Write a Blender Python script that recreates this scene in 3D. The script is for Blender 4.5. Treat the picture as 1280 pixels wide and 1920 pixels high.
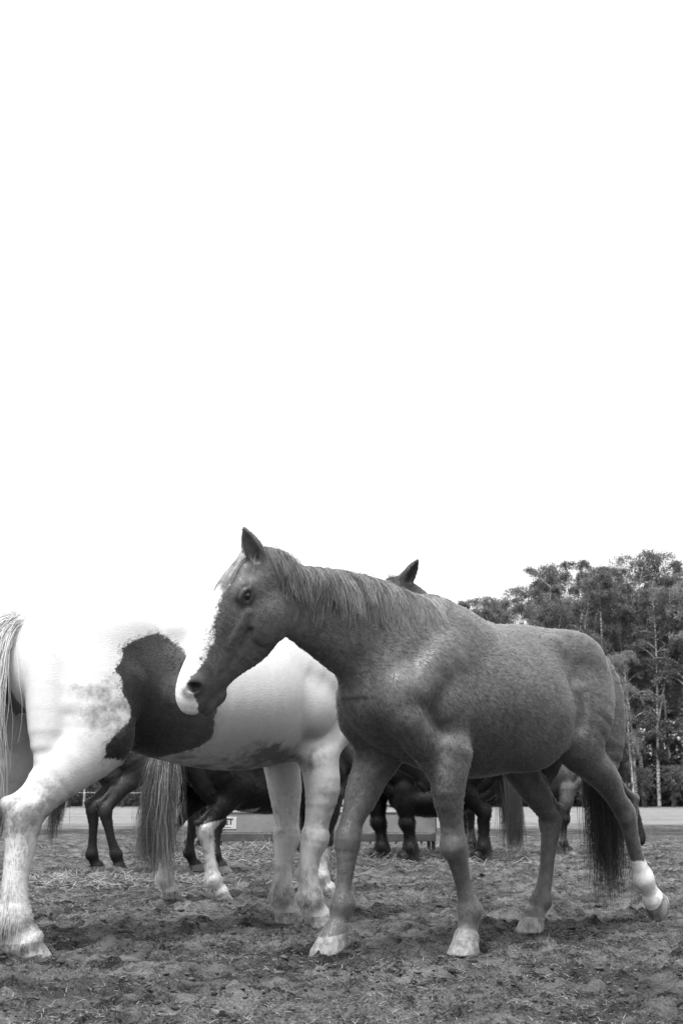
import bpy, math, random
import numpy as np
from mathutils import Vector, Matrix

for o in list(bpy.data.objects):
    bpy.data.objects.remove(o, do_unlink=True)
scene = bpy.context.scene
COL = scene.collection
R = math.radians

# ------------------------------------------------------------------ camera
cam_data = bpy.data.cameras.new('camera')
cam = bpy.data.objects.new('camera', cam_data)
COL.objects.link(cam)
cam.location = (0, 0, .68)
cam.rotation_euler = (R(90) + math.atan(530 / 2200), 0, 0)
cam_data.sensor_fit = 'VERTICAL'
cam_data.sensor_height = 36
cam_data.lens = 36 * 2200 / 1920
cam_data.clip_start = .05
cam_data.clip_end = 2000
cam_data.dof.use_dof = True
cam_data.dof.focus_distance = 5.5
cam_data.dof.aperture_fstop = 7.1
scene.camera = cam

# ------------------------------------------------------------------ sky, sun, exposure
SUN_ELEV, SUN_AZ = 63, 208
world = bpy.data.worlds.new('World')
scene.world = world
world.use_nodes = True
wn = world.node_tree
wn.nodes.clear()
wo = wn.nodes.new('ShaderNodeOutputWorld')
wb = wn.nodes.new('ShaderNodeBackground')
wsky = wn.nodes.new('ShaderNodeTexSky')
wsky.sky_type = 'NISHITA'
wsky.sun_disc = False
wsky.sun_elevation = R(SUN_ELEV)
wsky.sun_rotation = R(SUN_AZ)
wsky.dust_density = 6.0
wsky.air_density = 1.0
wsky.ozone_density = 1.0
wbw = wn.nodes.new('ShaderNodeRGBToBW')
wmix = wn.nodes.new('ShaderNodeMix')       # an even, overcast white veil over the clear sky
wmix.data_type = 'FLOAT'
wmix.inputs[0].default_value = .85
wco = wn.nodes.new('ShaderNodeTexCoord')   # overcast luminance grows towards the zenith as (1 + 2 sin h) / 3
wsep = wn.nodes.new('ShaderNodeSeparateXYZ')
wcl = wn.nodes.new('ShaderNodeClamp')
wma = wn.nodes.new('ShaderNodeMath')
wma.operation = 'MULTIPLY_ADD'
wma.inputs[1].default_value = 8.4
wma.inputs[2].default_value = 4.2
wn.links.new(wco.outputs['Generated'], wsep.inputs[0])
wn.links.new(wsep.outputs[2], wcl.inputs[0])
wn.links.new(wcl.outputs[0], wma.inputs[0])
wn.links.new(wma.outputs[0], wmix.inputs[3])
wb.inputs[1].default_value = .12
wn.links.new(wsky.outputs[0], wbw.inputs[0])
wn.links.new(wbw.outputs[0], wmix.inputs[2])
wn.links.new(wmix.outputs[0], wb.inputs[0])
wn.links.new(wb.outputs[0], wo.inputs[0])

sun_data = bpy.data.lights.new('sun', 'SUN')
sun_data.energy = 2.8
sun_data.angle = R(16)
sun = bpy.data.objects.new('sun', sun_data)
COL.objects.link(sun)
az = R(SUN_AZ)
sdir = Vector((math.sin(az) * math.cos(R(SUN_ELEV)), math.cos(az) * math.cos(R(SUN_ELEV)), math.sin(R(SUN_ELEV))))
sun.rotation_euler = sdir.to_track_quat('Z', 'Y').to_euler()

scene.view_settings.view_transform = 'Standard'
scene.view_settings.look = 'None'
scene.view_settings.gamma = 1
scene.view_settings.use_curve_mapping = False
scene.view_settings.exposure = 1.0
scene.cycles.use_denoising = True
scene.cycles.max_bounces = 6
scene.cycles.diffuse_bounces = 4
scene.cycles.transparent_max_bounces = 4
scene.cycles_curves.shape = 'RIBBONS'
scene.cycles_curves.subdivisions = 1

rng = np.random.default_rng(7)

# ------------------------------------------------------------------ helpers
def link(o, parent=None):
    COL.objects.link(o)
    if parent is not None:
        o.parent = parent
    return o

def tag(o, label=None, cat=None, group=None, kind=None):
    if label: o['label'] = label
    if cat: o['category'] = cat
    if group: o['group'] = group
    if kind: o['kind'] = kind
    return o

def empty(name, loc=(0, 0, 0), rz=0, s=1.0):
    o = bpy.data.objects.new(name, None)
    o.empty_display_size = .1
    o.location = loc
    o.rotation_euler = (0, 0, rz)
    o.scale = (s, s, s)
    COL.objects.link(o)
    return o

def np_mesh(name, V, faces, smooth=True):
    """faces: (N,k) int array with constant k, or a list of such arrays"""
    me = bpy.data.meshes.new(name)
    if not isinstance(faces, list):
        faces = [faces]
    faces = [np.asarray(f, np.int32) for f in faces if len(f)]
    V = np.asarray(V, np.float32)
    me.vertices.add(len(V))
    me.vertices.foreach_set('co', V.ravel())
    loops = np.concatenate([f.ravel() for f in faces])
    tot = np.concatenate([np.full(len(f), f.shape[1], np.int32) for f in faces])
    start = np.concatenate([[0], np.cumsum(tot)[:-1]]).astype(np.int32)
    me.loops.add(len(loops))
    me.loops.foreach_set('vertex_index', loops)
    me.polygons.add(len(tot))
    me.polygons.foreach_set('loop_start', start)
    me.update(calc_edges=True)
    me.polygons.foreach_set('use_smooth', np.full(len(tot), smooth, bool))
    me.validate()
    return me

def attr(me, name, values, typ='FLOAT'):
    a = me.attributes.new(name, typ, 'POINT')
    values = np.ascontiguousarray(values, np.float32).ravel()
    a.data.foreach_set('vector' if typ == 'FLOAT_VECTOR' else 'value', values)

def mobj(name, me, mat, parent=None):
    o = bpy.data.objects.new(name, me)
    if mat is not None:
        me.materials.append(mat)
    return link(o, parent)

class NT:
    """small node-tree writer"""
    def __init__(s, name):
        s.m = bpy.data.materials.new(name)
        s.m.use_nodes = True
        s.t = s.m.node_tree
        s.t.nodes.clear()
        s.out = s.t.nodes.new('ShaderNodeOutputMaterial')
        s.b = s.t.nodes.new('ShaderNodeBsdfPrincipled')
        s.t.links.new(s.b.outputs[0], s.out.inputs[0])
        s.co = s.t.nodes.new('ShaderNodeTexCoord').outputs['Object']
    def L(s, a, b): s.t.links.new(a, b)
    def put(s, sock, v):
        if isinstance(v, (int, float)):
            sock.default_value = v
        else:
            s.L(v, sock)
    def noise(s, scale, detail=3, rough=.55, vec=None, dist=0):
        n = s.t.nodes.new('ShaderNodeTexNoise')
        n.inputs['Scale'].default_value = scale
        n.inputs['Detail'].default_value = detail
        n.inputs['Roughness'].default_value = rough
        n.inputs['Distortion'].default_value = dist
        s.L(vec if vec is not None else s.co, n.inputs['Vector'])
        return n.outputs[0]
    def scaled(s, v3, rot=(0, 0, 0)):
        n = s.t.nodes.new('ShaderNodeMapping')
        n.inputs['Scale'].default_value = v3
        n.inputs['Rotation'].default_value = rot
        s.L(s.co, n.inputs['Vector'])
        return n.outputs[0]
    def math(s, op, a, b=None, c=None, clamp=False):
        n = s.t.nodes.new('ShaderNodeMath')
        n.operation = op
        n.use_clamp = clamp
        s.put(n.inputs[0], a)
        if b is not None: s.put(n.inputs[1], b)
        if c is not None: s.put(n.inputs[2], c)
        return n.outputs[0]
    def mr(s, v, a, b, c, d, smooth=False):
        n = s.t.nodes.new('ShaderNodeMapRange')
        if smooth: n.interpolation_type = 'SMOOTHSTEP'
        s.L(v, n.inputs[0])
        for i, x in enumerate((a, b, c, d)): s.put(n.inputs[i + 1], x)
        return n.outputs[0]
    def mix(s, f, a, b):
        n = s.t.nodes.new('ShaderNodeMix')
        n.data_type = 'FLOAT'
        s.put(n.inputs[0], f); s.put(n.inputs[2], a); s.put(n.inputs[3], b)
        return n.outputs[0]
    def at(s, name):
        n = s.t.nodes.new('ShaderNodeAttribute')
        n.attribute_name = name
        return n.outputs['Fac']
    def grey(s, v):
        n = s.t.nodes.new('ShaderNodeCombineColor')
        for i in range(3): s.put(n.inputs[i], v)
        s.L(n.outputs[0], s.b.inputs['Base Color'])
    def bump(s, h, strength, dist):
        n = s.t.nodes.new('ShaderNodeBump')
        n.inputs['Strength'].default_value = strength
        n.inputs['Distance'].default_value = dist
        s.L(h, n.inputs['Height'])
        s.L(n.outputs[0], s.b.inputs['Normal'])
    def rough(s, v): s.put(s.b.inputs['Roughness'], v)
    def spec(s, v): s.b.inputs['Specular IOR Level'].default_value = v

def simple_mat(name, g, rough=.7, spec=.3, var=.15, scale=12):
    m = NT(name)
    n = m.noise(scale, 4)
    m.grey(m.math('MULTIPLY', m.mr(n, .3, .7, 1 - var, 1 + var), g))
    m.rough(rough); m.spec(spec)
    m.bump(m.noise(scale * 8, 3), .25, .01)
    return m.m

def fbm2(x, y, seed, octaves, f0, gain=.5):
    """value noise on arrays"""
    out = np.zeros_like(x)
    amp, f = 1.0, f0
    for o in range(octaves):
        X, Y = x * f + seed * 17.3 + o * 31.7, y * f + seed * 5.1 + o * 11.9
        xi, yi = np.floor(X).astype(np.int64), np.floor(Y).astype(np.int64)
        fx, fy = X - xi, Y - yi
        fx, fy = fx * fx * (3 - 2 * fx), fy * fy * (3 - 2 * fy)
        def hsh(a, b):
            h = (a * 374761393 + b * 668265263 + seed * 982451653) & 0x7fffffff
            h = ((h ^ (h >> 13)) * 1274126177) & 0x7fffffff
            return ((h ^ (h >> 16)) & 0xffff) / 65535.0
        v = (hsh(xi, yi) * (1 - fx) + hsh(xi + 1, yi) * fx) * (1 - fy) + (hsh(xi, yi + 1) * (1 - fx) + hsh(xi + 1, yi + 1) * fx) * fy
        out += amp * (v - .5)
        amp *= gain
        f *= 2
    return out

# ------------------------------------------------------------------ ground
def axis(lo, hi, a, b, step, grow=1.12):
    c = list(np.arange(a, b + 1e-6, step))
    s, v = step, c[-1]
    while v < hi:
        s *= grow; v += s; c.append(v)
    s, v = step, c[0]
    pre = []
    while v > lo:
        s *= grow; v -= s; pre.append(v)
    return np.array(pre[::-1] + c)

def ground_z(x, y):
    fade = np.clip((30 - y) / 14, .12, 1) * np.clip((30 - np.abs(x)) / 15, .2, 1)
    z = fbm2(x, y, 3, 2, .5) * .03
    c = fbm2(x, y, 5, 4, 7, .6)
    z += np.maximum(c - .08, 0) * .075
    z += fbm2(x, y, 9, 3, 20, .7) * .024
    return z * fade - .004

def build_ground():
    xs = axis(-700, 700, -2.6, 3.4, .018)
    ys = axis(-60, 1200, 3.5, 9.0, .018, 1.03)
    X, Y = np.meshgrid(xs, ys, indexing='xy')
    Z = ground_z(X, Y)
    V = np.stack([X, Y, Z], -1).reshape(-1, 3)
    nx, ny = len(xs), len(ys)
    i = np.arange(nx * ny).reshape(ny, nx)
    F = np.stack([i[:-1, :-1], i[:-1, 1:], i[1:, 1:], i[1:, :-1]], -1).reshape(-1, 4)
    me = np_mesh('ground', V, F)
    m = NT('trampled_soil_and_pasture')
    big = m.noise(.9, 3)
    mid = m.noise(7, 5, .65)
    fine = m.noise(95, 6, .78)
    straw = m.noise(1, 3, .6, m.scaled((55, 170, 60), (0, 0, .5)))
    straw2 = m.noise(1, 3, .6, m.scaled((190, 60, 60), (0, 0, .3)))
    soil = m.mr(m.math('ADD', m.math('MULTIPLY', mid, .5), m.math('MULTIPLY', fine, .5)), .43, .57, .010, .135)
    st = m.math('MAXIMUM', m.mr(straw, .56, .68, 0, 1), m.mr(straw2, .57, .69, 0, 1))
    st = m.math('MULTIPLY', st, m.mr(m.math('ADD', big, mid), .8, 1.15, .15, .9))
    soil = m.mix(st, soil, .23)
    sep = m.t.nodes.new('ShaderNodeSeparateXYZ')
    m.L(m.co, sep.inputs[0])
    yy = m.math('ADD', sep.outputs[1], m.math('MULTIPLY', m.math('SUBTRACT', m.noise(.22, 5, .65), .5), 16))
    pasture = m.math('MULTIPLY', m.mr(m.noise(2.2, 6, .75), .3, .7, .10, .26), m.mr(m.noise(1, 4, .6, m.scaled((.15, .9, 1))), .35, .65, .7, 1.15))
    far = m.mr(yy, 26, 29, 0, 1)
    band = m.math('MULTIPLY', m.mr(yy, 19.5, 21.5, 0, 1), m.mr(yy, 24, 26, 1, 0))
    soil = m.math('MULTIPLY', soil, m.mix(band, 1.0, .55))
    trod = m.noise(1.6, 4, .6)
    soil = m.math('MULTIPLY', soil, m.mr(trod, .36, .6, .5, 1.2))
    m.grey(m.mix(far, soil, pasture))
    m.rough(.95); m.spec(.1)
    m.bump(m.math('ADD', fine, m.math('MULTIPLY', st, .4)), .9, .018)
    tag(mobj('ground', me, m.m), kind='structure')
build_ground()

def ribbon_mesh(name, P, W, T):
    """P: (N,k,3) strand points, W: (N,k) half widths, T: (N,3) width direction -> flat crossed ribbons"""
    N, k = P.shape[:2]
    V = np.stack([P - T[:, None] * W[..., None], P + T[:, None] * W[..., None]], 2).reshape(-1, 3)
    b = (np.arange(N)[:, None] * k + np.arange(k - 1)[None]).ravel() * 2
    F = np.stack([b, b + 1, b + 3, b + 2], -1)
    return np_mesh(name, V, F)

def build_litter():
    # short dry grass blades and straw lying over the soil
    N = 260000
    u = rng.random(N)
    y = 3.4 + 17 * u ** 1.7
    x = (rng.random(N) - .5) * (y * .72 + 1.2) + .05
    clump = fbm2(x, y, 21, 3, 1.3) + fbm2(x, y, 23, 2, 9) * .7
    keep = clump > -.12 + .25 * rng.random(N) - .1
    x, y = x[keep], y[keep]
    n = len(x)
    z = ground_z(x, y)
    L = rng.uniform(.008, .034, n)
    a = rng.uniform(0, 2 * math.pi, n)
    up = rng.uniform(.08, .75, n) ** 1.5
    d = np.stack([np.cos(a), np.sin(a), up], -1)
    d /= np.linalg.norm(d, axis=1)[:, None]
    p0 = np.stack([x, y, z - .002], -1)
    bend = np.stack([np.cos(a + .5), np.sin(a + .5), -.3 * np.ones(n)], -1)
    P = np.stack([p0, p0 + d * L[:, None] * .55, p0 + d * L[:, None] * .95 + bend * L[:, None] * .18], 1)
    W = np.stack([np.full(n, .0016), np.full(n, .0013), np.full(n, .0003)], 1) * rng.uniform(.7, 1.5, n)[:, None]
    W *= np.clip(y / 7, .7, 1.6)[:, None]
    T = np.cross(d, np.stack([0 * a, 0 * a, 1 + 0 * a], -1) + rng.normal(0, .4, (n, 3)))
    T /= np.linalg.norm(T, axis=1)[:, None]
    me = ribbon_mesh('dry_grass', P, W, T)
    attr(me, 'tone', np.repeat(rng.random(n), 6))
    m = NT('dry_grass_blade')
    m.grey(m.mr(m.at('tone'), 0, 1, .02, .20))
    m.rough(.7); m.spec(.2)
    tag(mobj('dry_grass', me, m.m), 'short dry grass and straw bits scattered over trampled soil', 'grass', kind='stuff')
    # soil clods
    import bmesh
    bm = bmesh.new()
    bmesh.ops.create_icosphere(bm, subdivisions=1, radius=1)
    bv = np.array([v.co[:] for v in bm.verts])
    bf = np.array([[v.index for v in f.verts] for f in bm.faces])
    bm.free()
    N = 7000
    y = 3.4 + 13 * rng.random(N) ** 1.5
    x = (rng.random(N) - .5) * (y * .7 + 1) + .05
    # groups of clods where the hooves dug in
    for gx, gy, gs, gn in ((.15, 5.0, .22, 120), (.75, 4.55, .25, 120), (1.2, 6.3, .28, 130), (1.55, 5.0, .22, 60), (-.5, 4.4, .2, 60), (1.25, 4.2, .2, 70), (-1.0, 7.3, .4, 60), (.05, 4.9, .12, 40), (1.9, 7.4, .5, 70), (-.35, 4.9, .3, 50)):
        x = np.concatenate([x, gx + rng.normal(0, gs, gn)]); y = np.concatenate([y, gy + rng.normal(0, gs * .7, gn)])
    n = len(x)
    s = .003 + .009 * rng.random(n) ** 2 + .018 * (rng.random(n) > .965) * rng.random(n)
    V = np.empty((n, len(bv), 3))
    for i in range(n):
        w = 1 + .4 * np.sin(bv @ rng.normal(0, 2.4, 3) + rng.random() * 6) + .3 * np.sin(bv @ rng.normal(0, 5, 3)) + rng.normal(0, .16, len(bv))
        q = bv * w[:, None] * np.array([1.3, 1.0, .5]) * s[i]
        c, sn = math.cos(i * 1.7), math.sin(i * 1.7)
        V[i] = q @ np.array([[c, sn, 0], [-sn, c, 0], [0, 0, 1]])
    V += np.stack([x, y, ground_z(x, y) + s * .08], -1)[:, None]
    F = (bf[None] + (np.arange(n) * len(bv))[:, None, None]).reshape(-1, 3)
    me = np_mesh('soil_clods', V.reshape(-1, 3), F)
    attr(me, 'tone', np.repeat(rng.random(n), len(bv)))
    m = NT('clod_soil')
    m.grey(m.math('MULTIPLY', m.mr(m.at('tone'), 0, 1, .012, .085), m.mr(m.noise(120, 3), .3, .7, .6, 1.4)))
    m.rough(.95); m.spec(.15); m.bump(m.noise(220, 4), .6, .004)
    tag(mobj('soil_clods', me, m.m), 'small dark clods of earth strewn over trampled ground', 'soil', kind='stuff')
build_litter()
# ==== HORSES ====
# ------------------------------------------------------------------ implicit-surface horses
def unit(v):
    v = np.asarray(v, float)
    return v / np.linalg.norm(v)

class Field:
    def __init__(s, lo, hi, r):
        s.lo = np.array(lo, float); s.r = r
        s.n = np.ceil((np.array(hi) - s.lo) / r).astype(int) + 1
        s.D = np.full(s.n, .5, np.float32)
    def block(s, lo, hi):
        a = np.clip(np.floor((np.asarray(lo) - s.lo) / s.r).astype(int), 0, s.n - 1)
        b = np.clip(np.ceil((np.asarray(hi) - s.lo) / s.r).astype(int) + 1, 1, s.n)
        return a, b
    def coords(s, a, b):
        g = [(s.lo[i] + s.r * np.arange(a[i], b[i])).astype(np.float32) for i in range(3)]
        return g[0][:, None, None], g[1][None, :, None], g[2][None, None, :]
    def merge(s, a, b, d, k):
        if np.any(b <= a): return
        sl = tuple(slice(a[i], b[i]) for i in range(3))
        cur = s.D[sl]
        if k > 0:
            h = np.maximum(k - np.abs(cur - d), 0) / k
            s.D[sl] = np.minimum(cur, d) - h * h * k * .25
        else:
            s.D[sl] = np.minimum(cur, d)
    def carve_arr(s, a, b, d, k):
        if np.any(b <= a): return
        sl = tuple(slice(a[i], b[i]) for i in range(3))
        cur = s.D[sl]
        h = np.maximum(k - np.abs(cur + d), 0) / k
        s.D[sl] = np.maximum(cur, -d) + h * h * k * .25
    # ---- tapered elliptic tube through points
    def tube(s, P, A, BP=None, BM=None, ref=(1, 0, 0), k=.03, sub=3, carve=False, cut=None):
        P = np.asarray(P, float); n = len(P)
        A = np.asarray(A, float) * np.ones(n)
        BP = A if BP is None else np.asarray(BP, float) * np.ones(n)
        BM = BP if BM is None else np.asarray(BM, float) * np.ones(n)
        Q = np.column_stack([P, A, BP, BM])
        if sub > 1 and n > 2:
            E_ = np.vstack([2 * Q[0] - Q[1], Q, 2 * Q[-1] - Q[-2]])
            out = []
            for i in range(n - 1):
                p0, p1, p2, p3 = E_[i], E_[i + 1], E_[i + 2], E_[i + 3]
                for j in range(sub):
                    t = j / sub
                    out.append(.5 * (2 * p1 + (p2 - p0) * t + (2 * p0 - 5 * p1 + 4 * p2 - p3) * t * t + (3 * p1 - p0 - 3 * p2 + p3) * t ** 3))
            out.append(Q[-1]); Q = np.array(out)
        Q[:, 3:] = np.maximum(Q[:, 3:], .003)
        m = k + .03
        rad = Q[:, 3:].max(1)
        a, b = s.block((Q[:, :3] - rad[:, None]).min(0) - m, (Q[:, :3] + rad[:, None]).max(0) + m)
        if np.any(b <= a): return
        T = np.full(b - a, .5, np.float32)
        ref = unit(ref)
        for i in range(len(Q) - 1):
            p, q = Q[i, :3], Q[i + 1, :3]
            Ln = np.linalg.norm(q - p)
            if Ln < 1e-6: continue
            w = (q - p) / Ln
            v = ref - w * (ref @ w)
            v = unit(v) if np.linalg.norm(v) > 1e-3 else unit(np.cross(w, (0, 1, 0)))
            u = np.cross(v, w)
            rr = max(rad[i], rad[i + 1]) + m
            a2, b2 = s.block(np.minimum(p, q) - rr, np.maximum(p, q) + rr)
            a2, b2 = np.maximum(a2, a), np.minimum(b2, b)
            if np.any(b2 <= a2): continue
            X, Y, Z = s.coords(a2, b2)
            X, Y, Z = X - p[0], Y - p[1], Z - p[2]
            cw = X * w[0] + Y * w[1] + Z * w[2]
            t = np.clip(cw / Ln, 0, 1)
            cw = cw - t * Ln
            cu = X * u[0] + Y * u[1] + Z * u[2]
            cv = X * v[0] + Y * v[1] + Z * v[2]
            ra = Q[i, 3] + (Q[i + 1, 3] - Q[i, 3]) * t
            rp = Q[i, 4] + (Q[i + 1, 4] - Q[i, 4]) * t
            rm = Q[i, 5] + (Q[i + 1, 5] - Q[i, 5]) * t
            rv = np.where(cv > 0, rp, rm)
            rw = np.minimum(ra, rv)
            e0, e1, e2 = cu / ra, cv / rv, cw / rw
            k0 = np.sqrt(e0 * e0 + e1 * e1 + e2 * e2) + 1e-6
            k1 = np.sqrt((e0 / ra) ** 2 + (e1 / rv) ** 2 + (e2 / rw) ** 2) + 1e-5
            d = k0 * (k0 - 1) / k1
            o = a2 - a
            sl = tuple(slice(o[j], o[j] + (b2 - a2)[j]) for j in range(3))
            T[sl] = np.minimum(T[sl], d)
        if cut is not None:
            X, Y, Z = s.coords(a, b)
            c, nrm = cut
            T = np.maximum(T, (X - c[0]) * nrm[0] + (Y - c[1]) * nrm[1] + (Z - c[2]) * nrm[2])
        (s.carve_arr if carve else s.merge)(a, b, T, k)
    def ell(s, c, r, R3=None, k=.03, carve=False):
        c = np.asarray(c, float); r = np.asarray(r, float) * np.ones(3)
        mx = r.max() + k + .03
        a, b = s.block(c - mx, c + mx)
        if np.any(b <= a): return
        X, Y, Z = s.coords(a, b)
        X, Y, Z = X - c[0], Y - c[1], Z - c[2]
        if R3 is not None:
            R3 = np.asarray(R3)
            X, Y, Z = (X * R3[0, j] + Y * R3[1, j] + Z * R3[2, j] for j in range(3))
        e0, e1, e2 = X / r[0], Y / r[1], Z / r[2]
        k0 = np.sqrt(e0 * e0 + e1 * e1 + e2 * e2) + 1e-6
        k1 = np.sqrt((e0 / r[0]) ** 2 + (e1 / r[1]) ** 2 + (e2 / r[2]) ** 2) + 1e-5
        d = k0 * (k0 - 1) / k1
        (s.carve_arr if carve else s.merge)(a, b, d, k)
    # ---- sample value + gradient (for hair)
    def sample(s, P):
        g = np.clip((P - s.lo) / s.r, 0, s.n - 1.001)
        i = g.astype(int); f = g - i
        D = s.D
        c = {}
        for dx in (0, 1):
            for dy in (0, 1):
                for dz in (0, 1):
                    c[dx, dy, dz] = D[i[:, 0] + dx, i[:, 1] + dy, i[:, 2] + dz]
        fx, fy, fz = f.T
        def lerp(a, b, t): return a + (b - a) * t
        x00, x10, x01, x11 = (lerp(c[0, a, b], c[1, a, b], fx) for a, b in ((0, 0), (1, 0), (0, 1), (1, 1)))
        val = lerp(lerp(x00, x10, fy), lerp(x01, x11, fy), fz)
        gx = lerp(lerp(c[1, 0, 0] - c[0, 0, 0], c[1, 1, 0] - c[0, 1, 0], fy), lerp(c[1, 0, 1] - c[0, 0, 1], c[1, 1, 1] - c[0, 1, 1], fy), fz)
        gy = lerp(x10 - x00, x11 - x01, fz)
        gz = lerp(x01, x11, fy) - lerp(x00, x10, fy)
        g = np.stack([gx, gy, gz], -1)
        g /= np.linalg.norm(g, axis=1)[:, None] + 1e-9
        return val, g
    # ---- naive surface nets
    def mesh(s):
        D = s.D
        S = D < 0
        n = s.n
        cnt = np.zeros(n - 1, np.uint8)
        for dx in (0, 1):
            for dy in (0, 1):
                for dz in (0, 1):
                    cnt += S[dx:n[0] - 1 + dx, dy:n[1] - 1 + dy, dz:n[2] - 1 + dz]
        idx = np.argwhere((cnt > 0) & (cnt < 8))
        ids = np.full(n - 1, -1, np.int32)
        ids[tuple(idx.T)] = np.arange(len(idx))
        cs = np.array([(x, y, z) for x in (0, 1) for y in (0, 1) for z in (0, 1)])
        vals = [D[tuple((idx + c).T)] for c in cs]
        acc = np.zeros((len(idx), 3)); num = np.zeros(len(idx))
        for i in range(8):
            for j in range(i + 1, 8):
                if np.abs(cs[i] - cs[j]).sum() != 1: continue
                vi, vj = vals[i], vals[j]
                m = (vi < 0) != (vj < 0)
                t = np.where(m, vi / np.where(m, vi - vj, 1), 0)
                acc += np.where(m[:, None], cs[i] + (cs[j] - cs[i]) * t[:, None], 0)
                num += m
        V = s.lo + s.r * (idx + acc / num[:, None])
        Fs = []
        for ax in range(3):
            sa = [slice(1, -1)] * 3; sb = [slice(1, -1)] * 3
            sa[ax] = slice(0, -1); sb[ax] = slice(1, None)
            A_, B_ = S[tuple(sa)], S[tuple(sb)]
            e = np.argwhere(A_ != B_)
            up = A_[tuple(e.T)]
            base = e + 1; base[:, ax] -= 1
            o1, o2 = [(1, 2), (2, 0), (0, 1)][ax]
            def cell(d1, d2):
                q = base.copy(); q[:, o1] -= d1; q[:, o2] -= d2
                return ids[tuple(q.T)]
            quad = np.stack([cell(1, 1), cell(0, 1), cell(0, 0), cell(1, 0)], -1)
            quad[~up] = quad[~up][:, ::-1]
            Fs.append(quad)
        F = np.concatenate(Fs)
        F = F[(F >= 0).all(1)]
        # light Taubin smoothing
        e = np.concatenate([F[:, [0, 1]], F[:, [1, 2]], F[:, [2, 3]], F[:, [3, 0]]])
        e = np.concatenate([e, e[:, ::-1]])
        deg = np.maximum(np.bincount(e[:, 0], minlength=len(V)), 1)
        for lam in (.5, -.52, .5, -.52, .5, -.52):
            av = np.stack([np.bincount(e[:, 0], V[e[:, 1], c], len(V)) for c in range(3)], -1) / deg[:, None]
            V = V + lam * (av - V)
        return V, F

# ---- coat: base grey, white markings, dark skin, hoof horn; all from fields stored on the body
def coat_mat(name, base, spec=.55, white=.75, dark=.02, horn=.3, mud=.12, var=.22, hvar=.3, hair=False):
    m = NT(name)
    n1, n2 = m.noise(5, 4, .6), m.noise(34, 3, .6)
    edge = m.noise(110, 4, .65)
    v = m.math('MULTIPLY', m.mr(n1, .3, .7, 1 - var, 1 + var), m.mr(n2, .3, .7, 1 - var * .8, 1 + var * .8))
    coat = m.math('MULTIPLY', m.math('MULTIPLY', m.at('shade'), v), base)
    w = m.math('ADD', m.at('white'), m.math('MULTIPLY', m.math('ADD', m.math('SUBTRACT', edge, .5), m.math('SUBTRACT', n2, .5)), .032))
    wm = m.mr(w, -.004, .004, 0, 1)
    wv = m.mr(n2, .3, .7, white * .9, white)
    col = m.mix(wm, coat, wv)
    md = m.noise(15, 4, .6)
    mudm = m.math('MULTIPLY', m.mr(m.math('ADD', md, m.math('MULTIPLY', m.at('mud'), .62)), .70, 1.0, 0, 1), .85)
    col = m.mix(mudm, col, mud)
    col = m.mix(m.math('MINIMUM', m.at('dark'), 1.0), col, dark)
    hv = m.noise(1, 3, .6, m.scaled((60, 60, 9)))
    if not hair: col = m.mix(m.mr(m.at('hoof'), .4, .6, 0, 1), col, m.mix(m.mr(m.noise(26, 4, .7), .45, .62, 0, .8), m.mr(hv, .3, .7, horn * .6, horn * 1.2), .07))
    if hair:
        hv_ = m.mix(wm, hvar, .14)
        col = m.math('MULTIPLY', col, m.math('ADD', 1.0, m.math('MULTIPLY', m.mr(m.at('rnd'), 0, 1, -1, 1), hv_)))
    m.grey(col)
    if hair:
        m.rough(.42); m.spec(spec)
        m.b.inputs['Sheen Weight'].default_value = spec * .36; m.b.inputs['Sheen Roughness'].default_value = .4
        nn = m.t.nodes.new('ShaderNodeAttribute'); nn.attribute_name = 'nrm'
        vt = m.t.nodes.new('ShaderNodeVectorTransform'); vt.vector_type = 'NORMAL'; vt.convert_from = 'OBJECT'; vt.convert_to = 'WORLD'
        m.L(nn.outputs['Vector'], vt.inputs[0])
        ge = m.t.nodes.new('ShaderNodeNewGeometry')
        mx = m.t.nodes.new('ShaderNodeMix'); mx.data_type = 'VECTOR'; mx.inputs[0].default_value = .15
        m.L(vt.outputs[0], mx.inputs[4]); m.L(ge.outputs['Normal'], mx.inputs[5])
        nz = m.t.nodes.new('ShaderNodeVectorMath'); nz.operation = 'NORMALIZE'
        m.L(mx.outputs[1], nz.inputs[0]); m.L(nz.outputs[0], m.b.inputs['Normal'])
    else:
        m.rough(.65); m.spec(spec * .45)
        m.bump(m.noise(1, 4, .65, m.scaled((60, 190, 150), (0, .5, 0))), .35, .005)
    return m.m

def curves_obj(name, P, rad, mat, parent, attrs=None):
    """P: (N,k,3) strand points, rad: (N,k)"""
    N, k = P.shape[:2]
    hc = bpy.data.hair_curves.new(name)
    hc.add_curves([k] * N)
    hc.position_data.foreach_set('vector', np.ascontiguousarray(P, np.float32).ravel())
    ra = hc.attributes.get('radius') or hc.attributes.new('radius', 'FLOAT', 'POINT')
    ra.data.foreach_set('value', np.ascontiguousarray(rad, np.float32).ravel())
    for nm, v in (attrs or {}).items():
        vec = v.ndim == 2
        at_ = hc.attributes.new(nm, 'FLOAT_VECTOR' if vec else 'FLOAT', 'CURVE')
        at_.data.foreach_set('vector' if vec else 'value', np.ascontiguousarray(v, np.float32).ravel())
    hc.materials.append(mat)
    return link(bpy.data.objects.new(name, hc), parent)

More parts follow.
